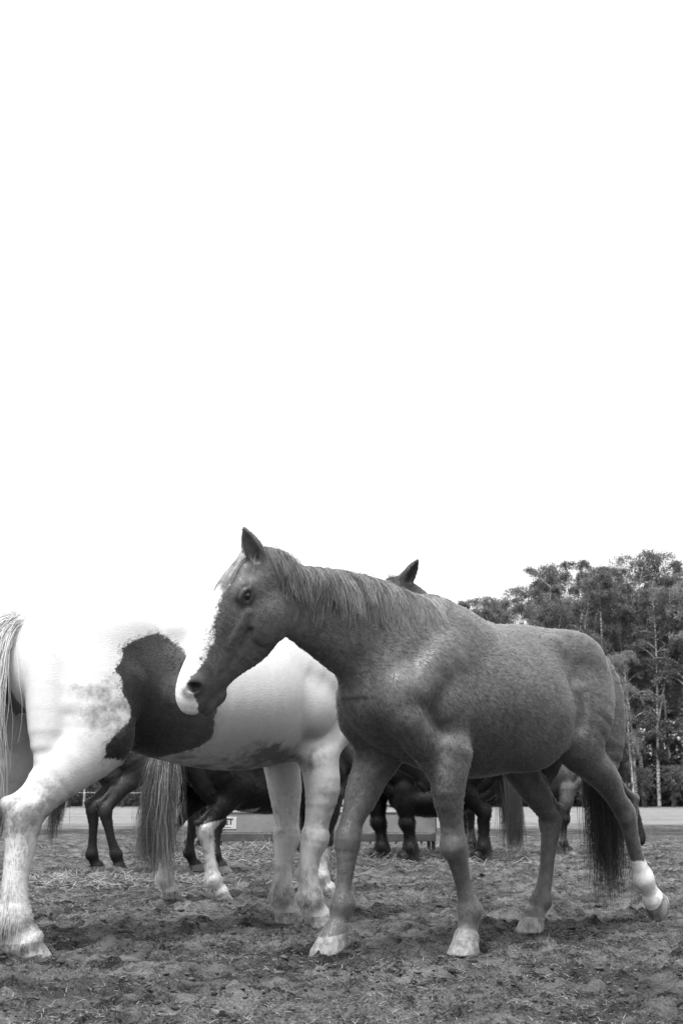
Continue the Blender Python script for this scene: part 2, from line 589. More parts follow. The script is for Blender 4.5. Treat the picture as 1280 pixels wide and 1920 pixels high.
def coat_hair(V, Q, fields, fl, density, length, radius, lift, swy, mat, parent, seed):
    """short hair lying along the flow over the whole body"""
    rg = np.random.default_rng(seed + 77)
    A = V[Q]
    ar = .5 * np.linalg.norm(np.cross(A[:, 2] - A[:, 0], A[:, 3] - A[:, 1]), axis=1)
    fu = fields['fur'][Q].mean(1)
    wgt = ar * fu
    n = int(density * wgt.sum())
    q = rg.choice(len(Q), n, p=wgt / wgt.sum())
    u, v = rg.random(n), rg.random(n)
    W = np.stack([(1 - u) * (1 - v), u * (1 - v), u * v, (1 - u) * v], -1)
    I = Q[q]
    def ip(x): return (W[..., None] * x[I]).sum(1) if x.ndim == 2 else (W * x[I]).sum(1)
    p, nr, f = ip(V), ip(fields['nrm']), ip(fl)
    # locks of hair share a sway
    def cell(size, amp):
        a_ = np.floor((p + rg.normal(0, size * .25, (n, 3))) / size).astype(np.int64)
        hsh = (a_[:, 0] * 73856093 ^ a_[:, 1] * 19349663 ^ a_[:, 2] * 83492791) % 4096
        return rg.normal(0, amp, (4096, 3))[hsh]
    sway = cell(.06, .08) + cell(.02, .12) + cell(.008, .16)
    L = length * ip(fields['furlen']) * rg.uniform(.55, 1.25, n)
    d = f + nr * lift + sway * swy + rg.normal(0, .13 * swy, (n, 3))
    d /= np.linalg.norm(d, axis=1)[:, None]
    P = np.stack([p - nr * .001, p + d * L[:, None] * .5, p + (d * .96 - nr * .12) * L[:, None]], 1)
    rad = np.array([1, .8, .2])[None] * (radius * rg.uniform(.7, 1.3, n))[:, None]
    at = {k_: ip(fields[k_]) for k_ in ('white', 'dark', 'mud', 'shade')}
    at['nrm'] = nr / (np.linalg.norm(nr, axis=1)[:, None] + 1e-6)
    at['rnd'] = np.clip(.5 + (cell(.014, .10)[:, 0] + rg.normal(0, .27, n)), 0, 1)
    return tag(curves_obj('coat', P, rad, mat, parent, at), kind='stuff')

def strand_sim(F, roots, dir0, length, nseg, grav=(0, 0, -1), g=.35, clump=None, wob=.25, off=.006, pull=None, seed=1):
    rg = np.random.default_rng(seed)
    N = len(roots)
    P = np.empty((N, nseg + 1, 3)); P[:, 0] = roots
    d = dir0 / np.linalg.norm(dir0, axis=1)[:, None]
    step = (length / nseg)[:, None]
    clump = np.arange(N) if clump is None else clump
    nc = clump.max() + 1
    grav = np.asarray(grav, float)
    for i in range(nseg):
        cn = rg.normal(0, wob, (nc, 3))[clump] + rg.normal(0, wob * .45, (N, 3))
        d = d + grav * g + cn * (.5 + .5 * i / nseg)
        if pull is not None: d = d + pull * .2
        d /= np.linalg.norm(d, axis=1)[:, None]
        p = P[:, i] + d * step
        if F is not None:
            v, gr = F.sample(p)
            inside = ((p > F.lo) & (p < F.lo + F.r * (F.n - 2))).all(1)
            push = np.where(inside, np.maximum(off - v, 0), 0)
            p = p + gr * push[:, None]
            d = p - P[:, i]; d /= np.linalg.norm(d, axis=1)[:, None] + 1e-9
        P[:, i + 1] = p
    return P

def strands(name, P, rad, tone, mat, parent):
    k = P.shape[1]
    taper = np.linspace(1, .3, k)[None] * np.asarray(rad)[:, None]
    return tag(curves_obj(name, P, taper, mat, parent, {'tone': tone}), kind='stuff')

def strand_mat(name, lo, hi):
    m = NT(name)
    m.grey(m.mr(m.at('tone'), 0, 1, lo, hi))
    m.rough(.35); m.spec(.5)
    return m.m

def mixat(a, b, t):
    return np.asarray(a) * (1 - t) + np.asarray(b) * t

FORE = dict(elbow=(.68, .19, .86), fmid=(.67, .18, .70), aknee=(.65, .165, .54), knee=(.645, .16, .47), bknee=(.63, .16, .40), can=(.62, .155, .29), fet=(.61, .155, .175), past=(.645, .155, .10), cor=(.665, .155, .07), sole=(.695, .155, 0))
HIND = dict(stifle=(-.24, .2, .93), gask=(-.42, .18, .77), hock=(-.60, .16, .575), hpt=(-.665, .16, .615), bhock=(-.595, .155, .48), can=(-.595, .15, .32), fet=(-.585, .15, .18), past=(-.55, .15, .105), cor=(-.53, .15, .075), sole=(-.50, .15, 0))
TRUNK = [(-.72, 1.30, 1.05, .10), (-.64, 1.42, .97, .19), (-.5, 1.485, .92, .255), (-.33, 1.52, .885, .28), (-.17, 1.535, .85, .285), (0, 1.522, .805, .325), (.17, 1.505, .77, .355), (.32, 1.512, .758, .35), (.43, 1.55, .765, .32), (.53, 1.585, .785, .28), (.66, 1.545, .805, .245), (.8, 1.44, .85, .215), (.92, 1.32, .93, .175), (.99, 1.2, 1.02, .11)]
def mirror(d, s): return {k: (v[0], abs(v[1]) * s, v[2]) for k, v in d.items()}
# the head in its own frame: X poll to muzzle, Y left, Z towards the forehead; (x, top, bottom, half width)
HEAD = [(.025, .0, -.15, .05), (.065, .04, -.20, .085), (.12, .066, -.235, .10), (.20, .082, -.262, .107), (.28, .08, -.27, .102), (.36, .072, -.258, .086), (.43, .064, -.225, .068), (.51, .052, -.188, .058), (.58, .044, -.17, .056), (.64, .034, -.16, .058), (.69, .012, -.148, .05), (.72, -.02, -.13, .038)]

def fore_leg(F, j, th, kb=.075, tf=1.0):
    P = [j[n] for n in ('elbow', 'fmid', 'aknee', 'knee', 'bknee', 'can', 'fet')]
    y = 1 if j['elbow'][1] > 0 else -1
    tv = np.minimum(th, np.array([1.05, 1.3, 9, 1.3, 9, 9, 1.35]) * max(1, th / 1.3))
    F.tube(P, np.array([.088, .070, .05, .058, .042, .033, .046]) * tv, np.array([.092, .07, .05, .058, .041, .031, .044]) * tv, np.array([.098, .076, .052, .056, .047, .042, .052]) * tv, k=kb)
    # forearm extensor and flexor, knee bones, tendon, ergot
    e, f, a, kn = (np.array(j[n]) for n in ('elbow', 'fmid', 'aknee', 'knee'))
    F.tube([mixat(e, f, -.1) + (.045, .02 * y, 0), f + (.035, .022 * y, 0), a + (.01, .012 * y, .02)], [.045, .042, .02], k=.02)
    F.tube([mixat(e, f, .1) + (-.05, .03 * y, 0), f + (-.03, .025 * y, .02), a + (-.018, .012 * y, .02)], [.042, .036, .018], k=.02)
    tk = min(th, 1.1)
    F.ell(kn + (.028, 0, -.005), (.028 * tk, .045 * tk, .048), k=.025)
    F.ell(kn + (-.04, 0, .02), (.024 * tk, .028 * tk, .03), k=.02)
    foot(F, j, th, tf)

def foot(F, j, th, tf=1.0):
    fet, past, cor, sole = (np.array(j[n], float) for n in ('fet', 'past', 'cor', 'sole'))
    n = unit(j['n']) if 'n' in j else np.array([0, 0, -1.])
    ref = unit(j['toe']) if 'toe' in j else np.array([1., 0, 0])
    F.tube([fet, past, cor], np.array([.047, .042, .054]) * th, np.array([.045, .042, .056]) * th, np.array([.054, .045, .056]) * th, ref=ref, k=.03)
    F.ell(fet - ref * .034 * min(th, 1.3), np.array([.022, .03, .032]) * min(th, 1.2), k=.025)
    ax = sole - cor
    F.tube([cor + ax * .05, sole + ax * .35], np.array([.055, .078]) * tf, np.array([.057, .088]) * tf, np.array([.055, .070]) * tf, ref=ref, k=.006, sub=1, cut=(sole, n))

def hind_leg(F, j, th, kb=.05, hip=(-.42, .12, 1.28), tf=1.0):
    y = 1 if j['stifle'][1] > 0 else -1
    hip = np.array([hip[0], hip[1] * y, hip[2]])
    st, ga, ho, hp = (np.array(j[n], float) for n in ('stifle', 'gask', 'hock', 'hpt'))
    mid = mixat(hip, st, .55)
    F.tube([hip, mid + (-.04, .02 * y, 0), st + (-.05, 0, .02)], [.15, .135, .10], [.22, .21, .13], [.2, .2, .14], k=.06)
    F.tube([st + (-.02, 0, .06), st, ga, mixat(ga, ho, .6), ho, j['bhock'], j['can'], j['fet']], np.array([.09, .095, .072, .05, .054, .04, .034, .047]) * th, np.array([.10, .105, .075, .052, .05, .042, .034, .045]) * th, np.array([.10, .12, .085, .052, .055, .046, .04, .052]) * th, k=kb)
    # hamstrings, gaskin muscle, achilles tendon, hock bones
    bt = np.array([hip[0] - .24, .12 * y, hip[2] - .08])
    F.tube([bt + (.05, .01 * y, .14), bt + (0, .01 * y, 0), mixat(bt, ga, .6) + (-.03, .01 * y, 0), ga + (-.06, 0, .02)], [.07, .098, .078, .03], [.09, .12, .1, .04], k=.022)
    F.tube([mid + (.09, .085 * y, .1), mixat(mid, st, .6) + (.03, .055 * y, .05), st + (.02, .03 * y, 0)], [.05, .062, .045], [.08, .08, .05], k=.026)
    F.tube([st + (.01, .025 * y, -.04), ga + (.04, .03 * y, .02), mixat(ga, ho, .7) + (.03, .012 * y, 0)], [.045, .042, .018], k=.022)
    F.tube([ga + (-.06, 0, .03), mixat(ga, hp, .6) + (-.028, 0, .01), hp + (-.005, 0, .02)], [.03, .019, .022], k=.022)
    F.tube([hp + (0, 0, .01), mixat(hp, np.array(j['bhock']), .6) + (-.02, 0, 0), np.array(j['bhock']) + (-.022, 0, -.03)], [.027, .024, .017], k=.025)
    F.ell(ho + (.012, .018 * y, -.02), (.035, .035, .05), k=.02)
    foot(F, j, th, tf)

def frame(X, Z):
    X = unit(X); Z = np.asarray(Z, float); Z = unit(Z - X * (X @ Z))
    return np.column_stack([X, np.cross(Z, X), Z])

def build_head(F, o, Rh, s, ear_l=((.055, .055, -.01), (-.03, .08, .128)), ear_r=((.055, -.055, -.01), (-.03, -.08, .128)), detail=True):
    o = np.array(o, float)
    def w(p): return o + Rh @ (np.array(p, float) * s)
    H = np.array(HEAD)
    zc = H[:, 2] + (H[:, 1] - H[:, 2]) * .56
    F.tube([w((x, 0, z)) for x, z in zip(H[:, 0], zc)], H[:, 3] * s, (H[:, 1] - zc) * s, (zc - H[:, 2]) * s, ref=Rh[:, 2], k=.028)
    for y in (1, -1):
        F.ell(w((.235, .066 * y, -.160)), np.array([.130, .052, .114]) * s, Rh, k=.010)        # cheek (masseter)
        F.ell(w((.19, .086 * y, .006)), np.array([.055, .026, .024]) * s, Rh, k=.025)            # brow above the eye
        F.ell(w((.21, .088 * y, -.028)), np.array([.042, .03, .032]) * s, Rh, k=.015)          # eyeball bulge
        F.tube([w((.27, .098 * y, -.062)), w((.36, .082 * y, -.072)), w((.43, .06 * y, -.075))], [.014 * s, .013 * s, .008 * s], k=.02)  # facial crest
        if detail:
            F.ell(w((.118, .104 * y, .012)), np.array([.035, .02, .022]) * s, Rh, k=.025, carve=True)  # hollow above the eye
            F.tube([w((.33, .088 * y, -.115)), w((.45, .066 * y, -.125)), w((.55, .06 * y, -.115))], [.011 * s, .010 * s, .008 * s], k=.02, carve=True)  # groove over the jaw bar
            F.ell(w((.645, .052 * y, -.028)), np.array([.05, .026, .042]) * s, Rh, k=.02)      # nostril wing
            F.tube([w((.655, .086 * y, -.012)), w((.652, .07 * y, -.032)), w((.632, .082 * y, -.058))], [.015 * s, .02 * s, .011 * s], k=.008, carve=True)
        if detail:
            F.tube([w((.172, .106 * y, -.022)), w((.20, .114 * y, -.003)), w((.235, .111 * y, -.008)), w((.255, .102 * y, -.030))], [.006 * s, .008 * s, .007 * s, .005 * s], k=.008)   # upper lid
            F.ell(w((.213, .120 * y, -.030)), np.array([.032, .017, .0165]) * s, frame(Rh @ unit((1, 0, -.25)), Rh[:, 2]), k=.004, carve=True)
        e0, e1 = (ear_l if y > 0 else ear_r)
        b, t = w(e0), w(e1)
        m1, m2 = mixat(b, t, .33), mixat(b, t, .7)
        out = Rh @ unit((.45, .85 * y, .1))
        F.tube([b - (t - b) * .15, b, m1, m2, t], np.array([.035, .036, .043, .03, .005]) * s, np.array([.035, .033, .030, .02, .005]) * s, ref=out, k=.02, sub=4)
        F.tube([b + (t - b) * .12 + out * .03 * s, m1 + out * .03 * s, m2 + out * .022 * s, t - (t - b) * .06 + out * .012 * s], np.array([.012, .026, .018, .004]) * s, np.array([.022, .022, .016, .006]) * s, ref=out, k=.008, carve=True, sub=3)
    # lips and chin
    F.ell(w((.695, 0, -.075)), np.array([.05, .044, .052]) * s, Rh, k=.03)
    F.ell(w((.672, 0, -.150)), np.array([.062, .036, .026]) * s, Rh, k=.02)
    F.ell(w((.63, 0, -.165)), np.array([.035, .03, .024]) * s, Rh, k=.02)
    if detail:
        for y in (1, -1):
            F.tube([w((.755, .0, -.125)), w((.70, .045 * y, -.128)), w((.63, .062 * y, -.118)), w((.605, .066 * y, -.112))], [.009 * s, .010 * s, .009 * s, .005 * s], k=.006, carve=True)
    return w

def horse(name, label, loc, heading, s=1.0, res=.012, legs=None, neck=None, head=None, trunk=TRUNK, th=1.0, coat=None, paint=None, fur=None, mane=None, tail=None, eyes=True, head_scale=1.0, ears={}, extra=None, tail_root=(-.73, 0, 1.36), belly=0, group=None, forelock=None, hip_l=(-.42, .12, 1.28), hip_r=(-.42, .12, 1.28), seed=1, feather=None, withers=None, kx=1.0, x0=0.0, tf=1.0, thh=None, dock=((.10, 0, .03), (0, 0, 0), (-.05, 0, -.09), (-.06, 0, -.22))):
    tx = lambda x: kx * x + x0
    legs = legs or {}
    LF = dict(mirror(FORE, 1), **legs.get('LF', {})); RF = dict(mirror(FORE, -1), **legs.get('RF', {}))
    LH = dict(mirror(HIND, 1), **legs.get('LH', {})); RH = dict(mirror(HIND, -1), **legs.get('RH', {}))
    neck = neck or [(.60, 0, 1.25, .18, .33, .33), (.86, 0, 1.36, .135, .26, .27), (1.1, 0, 1.47, .105, .21, .22), (1.3, 0, 1.58, .09, .18, .18), (1.45, 0, 1.66, .08, .15, .15)]
    neck = np.array(neck, float)
    ho, hX, hZ = head or ((1.52, 0, 1.80), (.55, 0, -.83), (.83, 0, .55))
    Rh = frame(hX, hZ)
    hs = head_scale
    T = np.array(trunk, float); T[:, 0] = tx(T[:, 0])
    pts = np.concatenate([neck[:, :3], [np.array(ho) + np.array(hX) * .85, np.array(ho) + (0, 0, .22), (tx(-.85), .42, 1.6), (tx(1.05), -.42, 0)], [v for d in (LF, RF, LH, RH) for kk, v in d.items() if kk not in ('n', 'toe')]])
    F = Field(pts.min(0) - .16, pts.max(0) + .14, res)
    zc = T[:, 2] + (T[:, 1] - T[:, 2]) * .46
    F.tube(np.column_stack([T[:, 0], 0 * zc, zc]), T[:, 3], T[:, 1] - zc, zc - T[:, 2], ref=(0, 0, 1), k=.02)
    F.tube(neck[:, :3], neck[:, 3], neck[:, 4], neck[:, 5], ref=(0, 0, 1), k=.09, sub=4)
    F.tube([(tx(.2), 0, T[7, 1] - .07), (tx(.42), 0, T[8, 1] - .06), (tx(.55), 0, T[9, 1] - .055), (tx(.72), 0, T[10, 1] - .07)], [.09, .075, .07, .075], [.06, .06, .06, .06], k=.06)   # withers
    for y in (1, -1):
        F.tube([(tx(.50), .15 * y, T[9, 1] - .19), (tx(.68), .19 * y, 1.27), (tx(.87), .175 * y, 1.12)], [.07, .085, .085], [.13, .12, .10], k=.05)   # shoulder blade
        F.ell((tx(.65), .215 * y, 1.09), (.15, .075, .17), frame((.6, 0, .8), (-.8, 0, .6)), k=.028)      # triceps
        F.ell((tx(.93), .12 * y, 1.09), (.10, .105, .15), k=.035)                                         # breast
        F.tube([(tx(.90), .15 * y, 1.0), (tx(.82), .15 * y, .92), (tx(.74), .15 * y, .84)], [.085, .08, .06], k=.035)
        hl = np.array(hip_l if y > 0 else hip_r)
        F.ell((tx(-.36), .13 * y, 1.37), (.25, .145, .145), k=.05)                                        # croup muscle
        F.ell((tx(-.12), .205 * y, 1.40), (.055, .04, .055), k=.06)                                        # point of hip
        F.ell((tx(-.17), .345 * y, 1.24), (.085, .065, .16), k=.06, carve=True)                             # hollow of the flank
    if belly:
        F.ell((tx(.12), 0, .93 - belly), (.52, .33, .2), k=.1)
    fore_leg(F, LF, th, tf=tf); fore_leg(F, RF, th, tf=tf)
    hind_leg(F, LH, thh or th, hip=hip_l, tf=tf); hind_leg(F, RH, thh or th, hip=hip_r, tf=tf)
    # breast-to-leg fold, elbow crease, neck grooves
    w = build_head(F, ho, Rh, hs, detail=res < .01, **ears)
    F.tube([mixat(neck[-1, :3], w((.1, 0, -.13)), 0), w((.10, 0, -.10))], [neck[-1, 3] * .9, .05 * hs], [neck[-1, 4] * .85, .09 * hs], [neck[-1, 5] * .85, .1 * hs], ref=(0, 0, 1), k=.02)
    # stub of the tail
    tr = np.array(tail_root, float)
    F.tube([tr + q for q in dock], [.05, .045, .036, .025], k=.03)
    if extra: extra(F, w)
    V, Q = F.mesh()
    me = np_mesh(name + '_body', V, Q)
    # fields on the body
    dark = np.zeros(len(V)); hoof = np.zeros(len(V)); white = np.full(len(V), -.5); mud = np.zeros(len(V)); shade = np.ones(len(V)); furlen = np.ones(len(V))
    for d in (LF, RF, LH, RH):
        cor, sole = np.array(d['cor'], float), np.array(d['sole'], float)
        ax = unit(sole - cor)
        nn = unit(d['n']) if 'n' in d else np.array([0, 0, -1.])
        h = (V - cor) @ (nn * .8 + ax * .2)
        near = np.linalg.norm(V - (cor + sole) / 2, axis=1) < .14
        hoof = np.maximum(hoof, np.where(near, np.clip((h - .002) / .008 + .5, 0, 1), 0))
    hl = ((V - ho) @ Rh) / hs
    inhead = (hl[:, 0] > -.05) & (hl[:, 0] < .85) & (np.abs(hl[:, 1]) < .14) & (hl[:, 2] > -.32) & (hl[:, 2] < .2)
    for y in (1, -1):
        e = np.linalg.norm((hl - (.21, .1 * y, -.03)) / (.05, .05, .034), axis=1)
        dark = np.maximum(dark, np.where(inhead, np.clip(1.5 - e, 0, .8), 0))
        e = np.linalg.norm((hl - (.648, .068 * y, -.036)) / (.03, .03, .036), axis=1)
        dark = np.maximum(dark, np.where(inhead, np.clip(2.0 - 1.6 * e, 0, 1), 0))
    # hair direction: along the limbs, down the neck, back and down over the trunk
    S, Dv = [], []
    def flow(pts, d=None):
        pts = np.asarray(pts, float)
        for i in range(len(pts) - 1):
            for t in (.25, .75):
                S.append(mixat(pts[i], pts[i + 1], t)); Dv.append(unit(d) if d is not None else unit(pts[i + 1] - pts[i]))
    for x in np.arange(-.55, .6, .15):
        for y in (.28, -.28):
            S.append((x, y, 1.3)); Dv.append(unit((-1, 0, -.45)))
            S.append((x, y, 1.02)); Dv.append(unit((-.85, 0, -.65)))
        S.append((x, 0, 1.5)); Dv.append(unit((-1, 0, -.15)))
    for d, ks in ((LF, ('elbow', 'fmid', 'knee', 'can', 'fet', 'cor')), (RF, ('elbow', 'fmid', 'knee', 'can', 'fet', 'cor')), (LH, ('stifle', 'gask', 'hock', 'can', 'fet', 'cor')), (RH, ('stifle', 'gask', 'hock', 'can', 'fet', 'cor'))):
        flow([d[q] for q in ks])
    for y in (1, -1):
        flow([(.5, .2 * y, 1.4), (.75, .22 * y, 1.1)], (-.45, 0, -.9)); flow([(.95, .1 * y, 1.15), (.85, .15 * y, .95)], (-.1, .2 * y, -1))
        flow([(-.5, .2 * y, 1.3), (-.45, .22 * y, 1.0)], (-.5, 0, -.87))
    flow(neck[::-1, :3] + (0, 0, .1)); flow(neck[::-1, :3] - (0, 0, .1), None)
    flow([w((.0, 0, 0)), w((.7, 0, 0))]); flow([w((.1, .08, -.1)), w((.3, .08, -.2))], Rh @ (.2, 0, -1)); flow([w((.35, .05, -.1)), w((.65, .05, -.1))])
    S, Dv = np.array(S), np.array(Dv)
    fl = np.zeros((len(V), 3))
    for i in range(0, len(V), 20000):
        d2 = ((V[i:i + 20000, None] - S[None]) ** 2).sum(2) + 1e-4
        wt = d2 ** -3
        fl[i:i + 20000] = (wt / wt.sum(1)[:, None]) @ Dv
    val, gr = F.sample(V)
    ctx = dict(V=V, N=gr, hl=hl, inhead=inhead, dark=dark, white=white, mud=mud, shade=shade, furlen=furlen, LF=LF, RF=RF, LH=LH, RH=RH, neck=neck, hoof=hoof)
    if paint: paint(ctx)
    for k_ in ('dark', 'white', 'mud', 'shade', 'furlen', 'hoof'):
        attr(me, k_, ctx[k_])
    fl = fl - gr * (fl * gr).sum(1)[:, None]
    fl /= np.linalg.norm(fl, axis=1)[:, None] + 1e-6
    furd = (1 - np.clip(hoof * 2, 0, 1)) * np.where(ctx['dark'] > .75, .15, 1.0) * ctx.get('furk', 1.0)
    root = empty(name, (loc[0], loc[1], 0), heading, s)
    tag(root, label, 'horse', group)
    body = mobj('body', me, coat_mat(name + '_coat', **coat), root)
    if fur:
        hm = coat_mat(name + '_coat_hair', hair=True, **coat)
        ctx['nrm'] = gr; ctx['fur'] = furd
        coat_hair(V, Q, ctx, fl, *fur, hm, root, seed)
    if eyes:
        for y in (1, -1):
            import bmesh
            bm = bmesh.new(); bmesh.ops.create_uvsphere(bm, u_segments=20, v_segments=14, radius=.028 * hs)
            em = bpy.data.meshes.new('eye'); bm.to_mesh(em); bm.free()
            for p in em.polygons: p.use_smooth = True
            eo = mobj('eye', em, EYE, root); eo.location = w((.213, .0835 * y, -.03))
    rg = np.random.default_rng(seed)
    if mane:
        n, ln, side, lo, hi = mane['n'], mane['len'], mane['side'], mane['lo'], mane['hi']
        ncl = mane.get('clumps', 130)
        cr = [np.array(w((.02, 0, .0)))] + [neck[i, :3] + np.array((0, 0, neck[i, 4] * .9)) for i in range(len(neck) - 1, -1, -1)]
        cr = [c for c in cr if c[0] > mane.get('xmin', .58)]
        cr.append(np.array(withers or (.56, 0, 1.57)))
        cr = np.array(cr)
        seg = np.linalg.norm(np.diff(cr, axis=0), axis=1); cum = np.concatenate([[0], np.cumsum(seg)]) / seg.sum()
        ct = np.sort(rg.random(ncl)); cl = rg.integers(0, ncl, n)
        t = np.clip(ct[cl] + rg.normal(0, .012, n), 0, 1)
        rt = np.stack([np.interp(t, cum, cr[:, c]) for c in range(3)], -1)
        # lift the roots onto the crest
        for _ in range(14):
            v, g_ = F.sample(rt); rt[:, 2] += np.clip(.0 - v, -.02, .03)
        rt[:, 1] += rg.normal(0, .012, n)
        sd = np.where(rg.random(n) < mane.get('other', .06), -side, side)
        d0 = np.stack([rg.normal(mane.get('fwd', -.1), .25, n), sd * .9 + rg.normal(0, .2, n), rg.uniform(-.1, .35, n)], -1)
        L = ln * rg.uniform(.45, 1.1, n) * (.75 + .5 * rg.random(ncl)[cl]) * np.interp(t, [0, .12, .75, 1], [.75, 1, 1, .5])
        P = strand_sim(F, rt, d0, L, 11, g=.42, clump=cl, wob=mane.get('wob', .14), off=.006, seed=seed)
        # clumps draw together towards their tips
        cen = np.stack([np.stack([np.bincount(cl, P[:, i, c], ncl) for c in range(3)], -1) / np.maximum(np.bincount(cl, minlength=ncl), 1)[:, None] for i in range(P.shape[1])], 1)
        a = np.linspace(0, mane.get('pull', .4), P.shape[1])[None, :, None]
        P = P * (1 - a) + cen[cl] * a
        tone = np.clip(.6 * rg.random(ncl)[cl] + .4 * rg.random(n), 0, 1)
        strands('mane', P, rg.uniform(.0006, .0012, n) * mane.get('rad', 1), tone, strand_mat(name + '_mane_hair', lo, hi), root)
    if forelock:
        n, ln, lo, hi = forelock['n'], forelock['len'], forelock['lo'], forelock['hi']
        ncl = 24; cl = rg.integers(0, ncl, n)
        cx = rg.uniform(-.035, .035, ncl)
        rt = np.array([w((rg.uniform(-.03, .07), cx[c] + rg.normal(0, .01), .035)) for c in cl])
        for _ in range(10):
            v, g_ = F.sample(rt); rt = rt - g_ * np.clip(v, -.02, .02)[:, None]
        d0 = (Rh @ np.stack([np.full(n, .75) + rg.normal(0, .1, n), cx[cl] * 6 + rg.normal(0, .1, n), np.full(n, .5)])).T
        P = strand_sim(F, rt, d0, ln * rg.uniform(.6, 1.1, n), 9, g=.25, clump=cl, wob=.08, off=.007, pull=np.array(Rh[:, 0]) * 1.2, seed=seed + 3)
        strands('forelock', P, rg.uniform(.0008, .0014, n), np.clip(rg.random(ncl)[cl] * .6 + .4 * rg.random(n), 0, 1), strand_mat(name + '_forelock_hair', lo, hi), root)
    if tail:
        n, ln, lo, hi = tail['n'], tail['len'], tail['lo'], tail['hi']
        ncl = tail.get('clumps', 60); cl = rg.integers(0, ncl, n)
        t = rg.random(n)
        rt = tr + (np.array(dock[1]) + (-.02, 0, .02)) * (1 - t)[:, None] + (np.array(dock[3]) + (-.01, 0, -.02)) * t[:, None] + rg.normal(0, .014, (n, 3)) * (1, 1.4, 1)
        cd = rg.normal(0, .35, (ncl, 3))[cl]
        d0 = np.array(tail.get('dir', (-1, 0, .1))) + cd * (.6, .8, .4) * tail.get('spread', 1)
        P = strand_sim(F, rt, d0, ln * rg.uniform(.6, 1.05, n) * (.8 + .3 * rg.random(ncl)[cl]) - .2 * t * ln * .3, 16, grav=tail.get('grav', (0, 0, -1)), g=tail.get('g', .3), clump=cl, wob=tail.get('wob', .07), off=.01, seed=seed + 5)
        dk = tail.get('mix', 0)
        tn = np.clip(.65 * rg.random(ncl)[cl] + .35 * rg.random(n), 0, 1)
        if dk: tn = np.where((rg.random(ncl) < dk)[cl], tn * .12, .5 + .5 * tn)
        strands('tail', P, rg.uniform(.0007, .0014, n) * tail.get('rad', 1), tn, strand_mat(name + '_tail_hair', lo, hi), root)
    if feather:
        pts, dirs, ls = [], [], []
        nv, gv = V, gr
        for d in (LF, RF, LH, RH):
            fe = np.array(d['fet'], float); co = np.array(d['cor'], float)
            m_ = (np.linalg.norm(V - (fe + co) / 2 - (0, 0, .05), axis=1) < .17) & (hoof < .3)
            ii = np.nonzero(m_)[0]
            if len(ii) == 0: continue
            ii = rg.choice(ii, feather['n'] // 4)
            back = np.clip(.5 - gr[ii, 0], .1, 1.2)
            pts.append(V[ii]); dirs.append(gr[ii] * .5 + np.array((-.1, 0, -1)) + rg.normal(0, .15, (len(ii), 3))); ls.append(feather['len'] * back * rg.uniform(.5, 1.1, len(ii)))
        P = strand_sim(F, np.concatenate(pts), np.concatenate(dirs), np.concatenate(ls), 5, g=.3, wob=.06, off=.004, seed=seed + 9)
        zmin = P[:, :, 2]; P[:, :, 2] = np.maximum(zmin, .012)
        n = len(P)
        strands('fetlock_feather', P, np.full(n, .0007), rg.random(n), strand_mat(name + '_feather_hair', feather['lo'], feather['hi']), root)
    return root, F, w

def eye_mat():
    m = NT('horse_eye'); m.grey(.004); m.rough(.05); m.spec(.6); return m.m
EYE = eye_mat()
# ------------------------------------------------------------------ the herd
def paint_brown(c):
    V, hl = c['V'], c['hl']
    X, Y, Z = hl.T
    hw = np.interp(X, [.06, .10, .2, .4, .55, .62, .68, .74], [-.02, .03, .058, .058, .052, .06, .075, .09])
    zl = np.interp(X, [.1, .55, .62, .66, .70, .74], [.0, -.012, -.006, -.03, -.085, -.11])
    w = np.minimum(hw - np.where(Y < 0, np.abs(Y) * 1.25, Y), (Z - zl) * .8)
    c['white'] = np.where(c['inhead'] & (X > .05), w, c['white'])
    LH = c['LH']
    d = np.linalg.norm((V - np.array(LH['can']))[:, :2] - 0, axis=1)
    near = (V[:, 0] < -.7) & (V[:, 1] > .02) & (V[:, 2] < .5)
    c['white'] = np.where(near, .345 - V[:, 2] - .15 * (V[:, 0] + .87), c['white'])
    nearf = (V[:, 0] > .4) & (V[:, 1] > .05) & (V[:, 2] < .3)
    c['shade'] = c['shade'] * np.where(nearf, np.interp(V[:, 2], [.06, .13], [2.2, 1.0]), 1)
    muz = c['inhead'] & (X > .5)
    c['shade'] = c['shade'] * np.where(muz, np.interp(X, [.5, .62], [1, .62]), 1)
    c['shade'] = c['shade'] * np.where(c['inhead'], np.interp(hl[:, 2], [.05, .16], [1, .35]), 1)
    c['mud'] = np.where(c['inhead'] & (X > .6), .33, 0) * np.interp(X, [.6, .68], [0, 1])
    c['furlen'] = np.where(c['inhead'], np.interp(X, [.45, .6], [.5, .18]), np.interp(V[:, 2], [.5, .85], [.5, 1.0]))

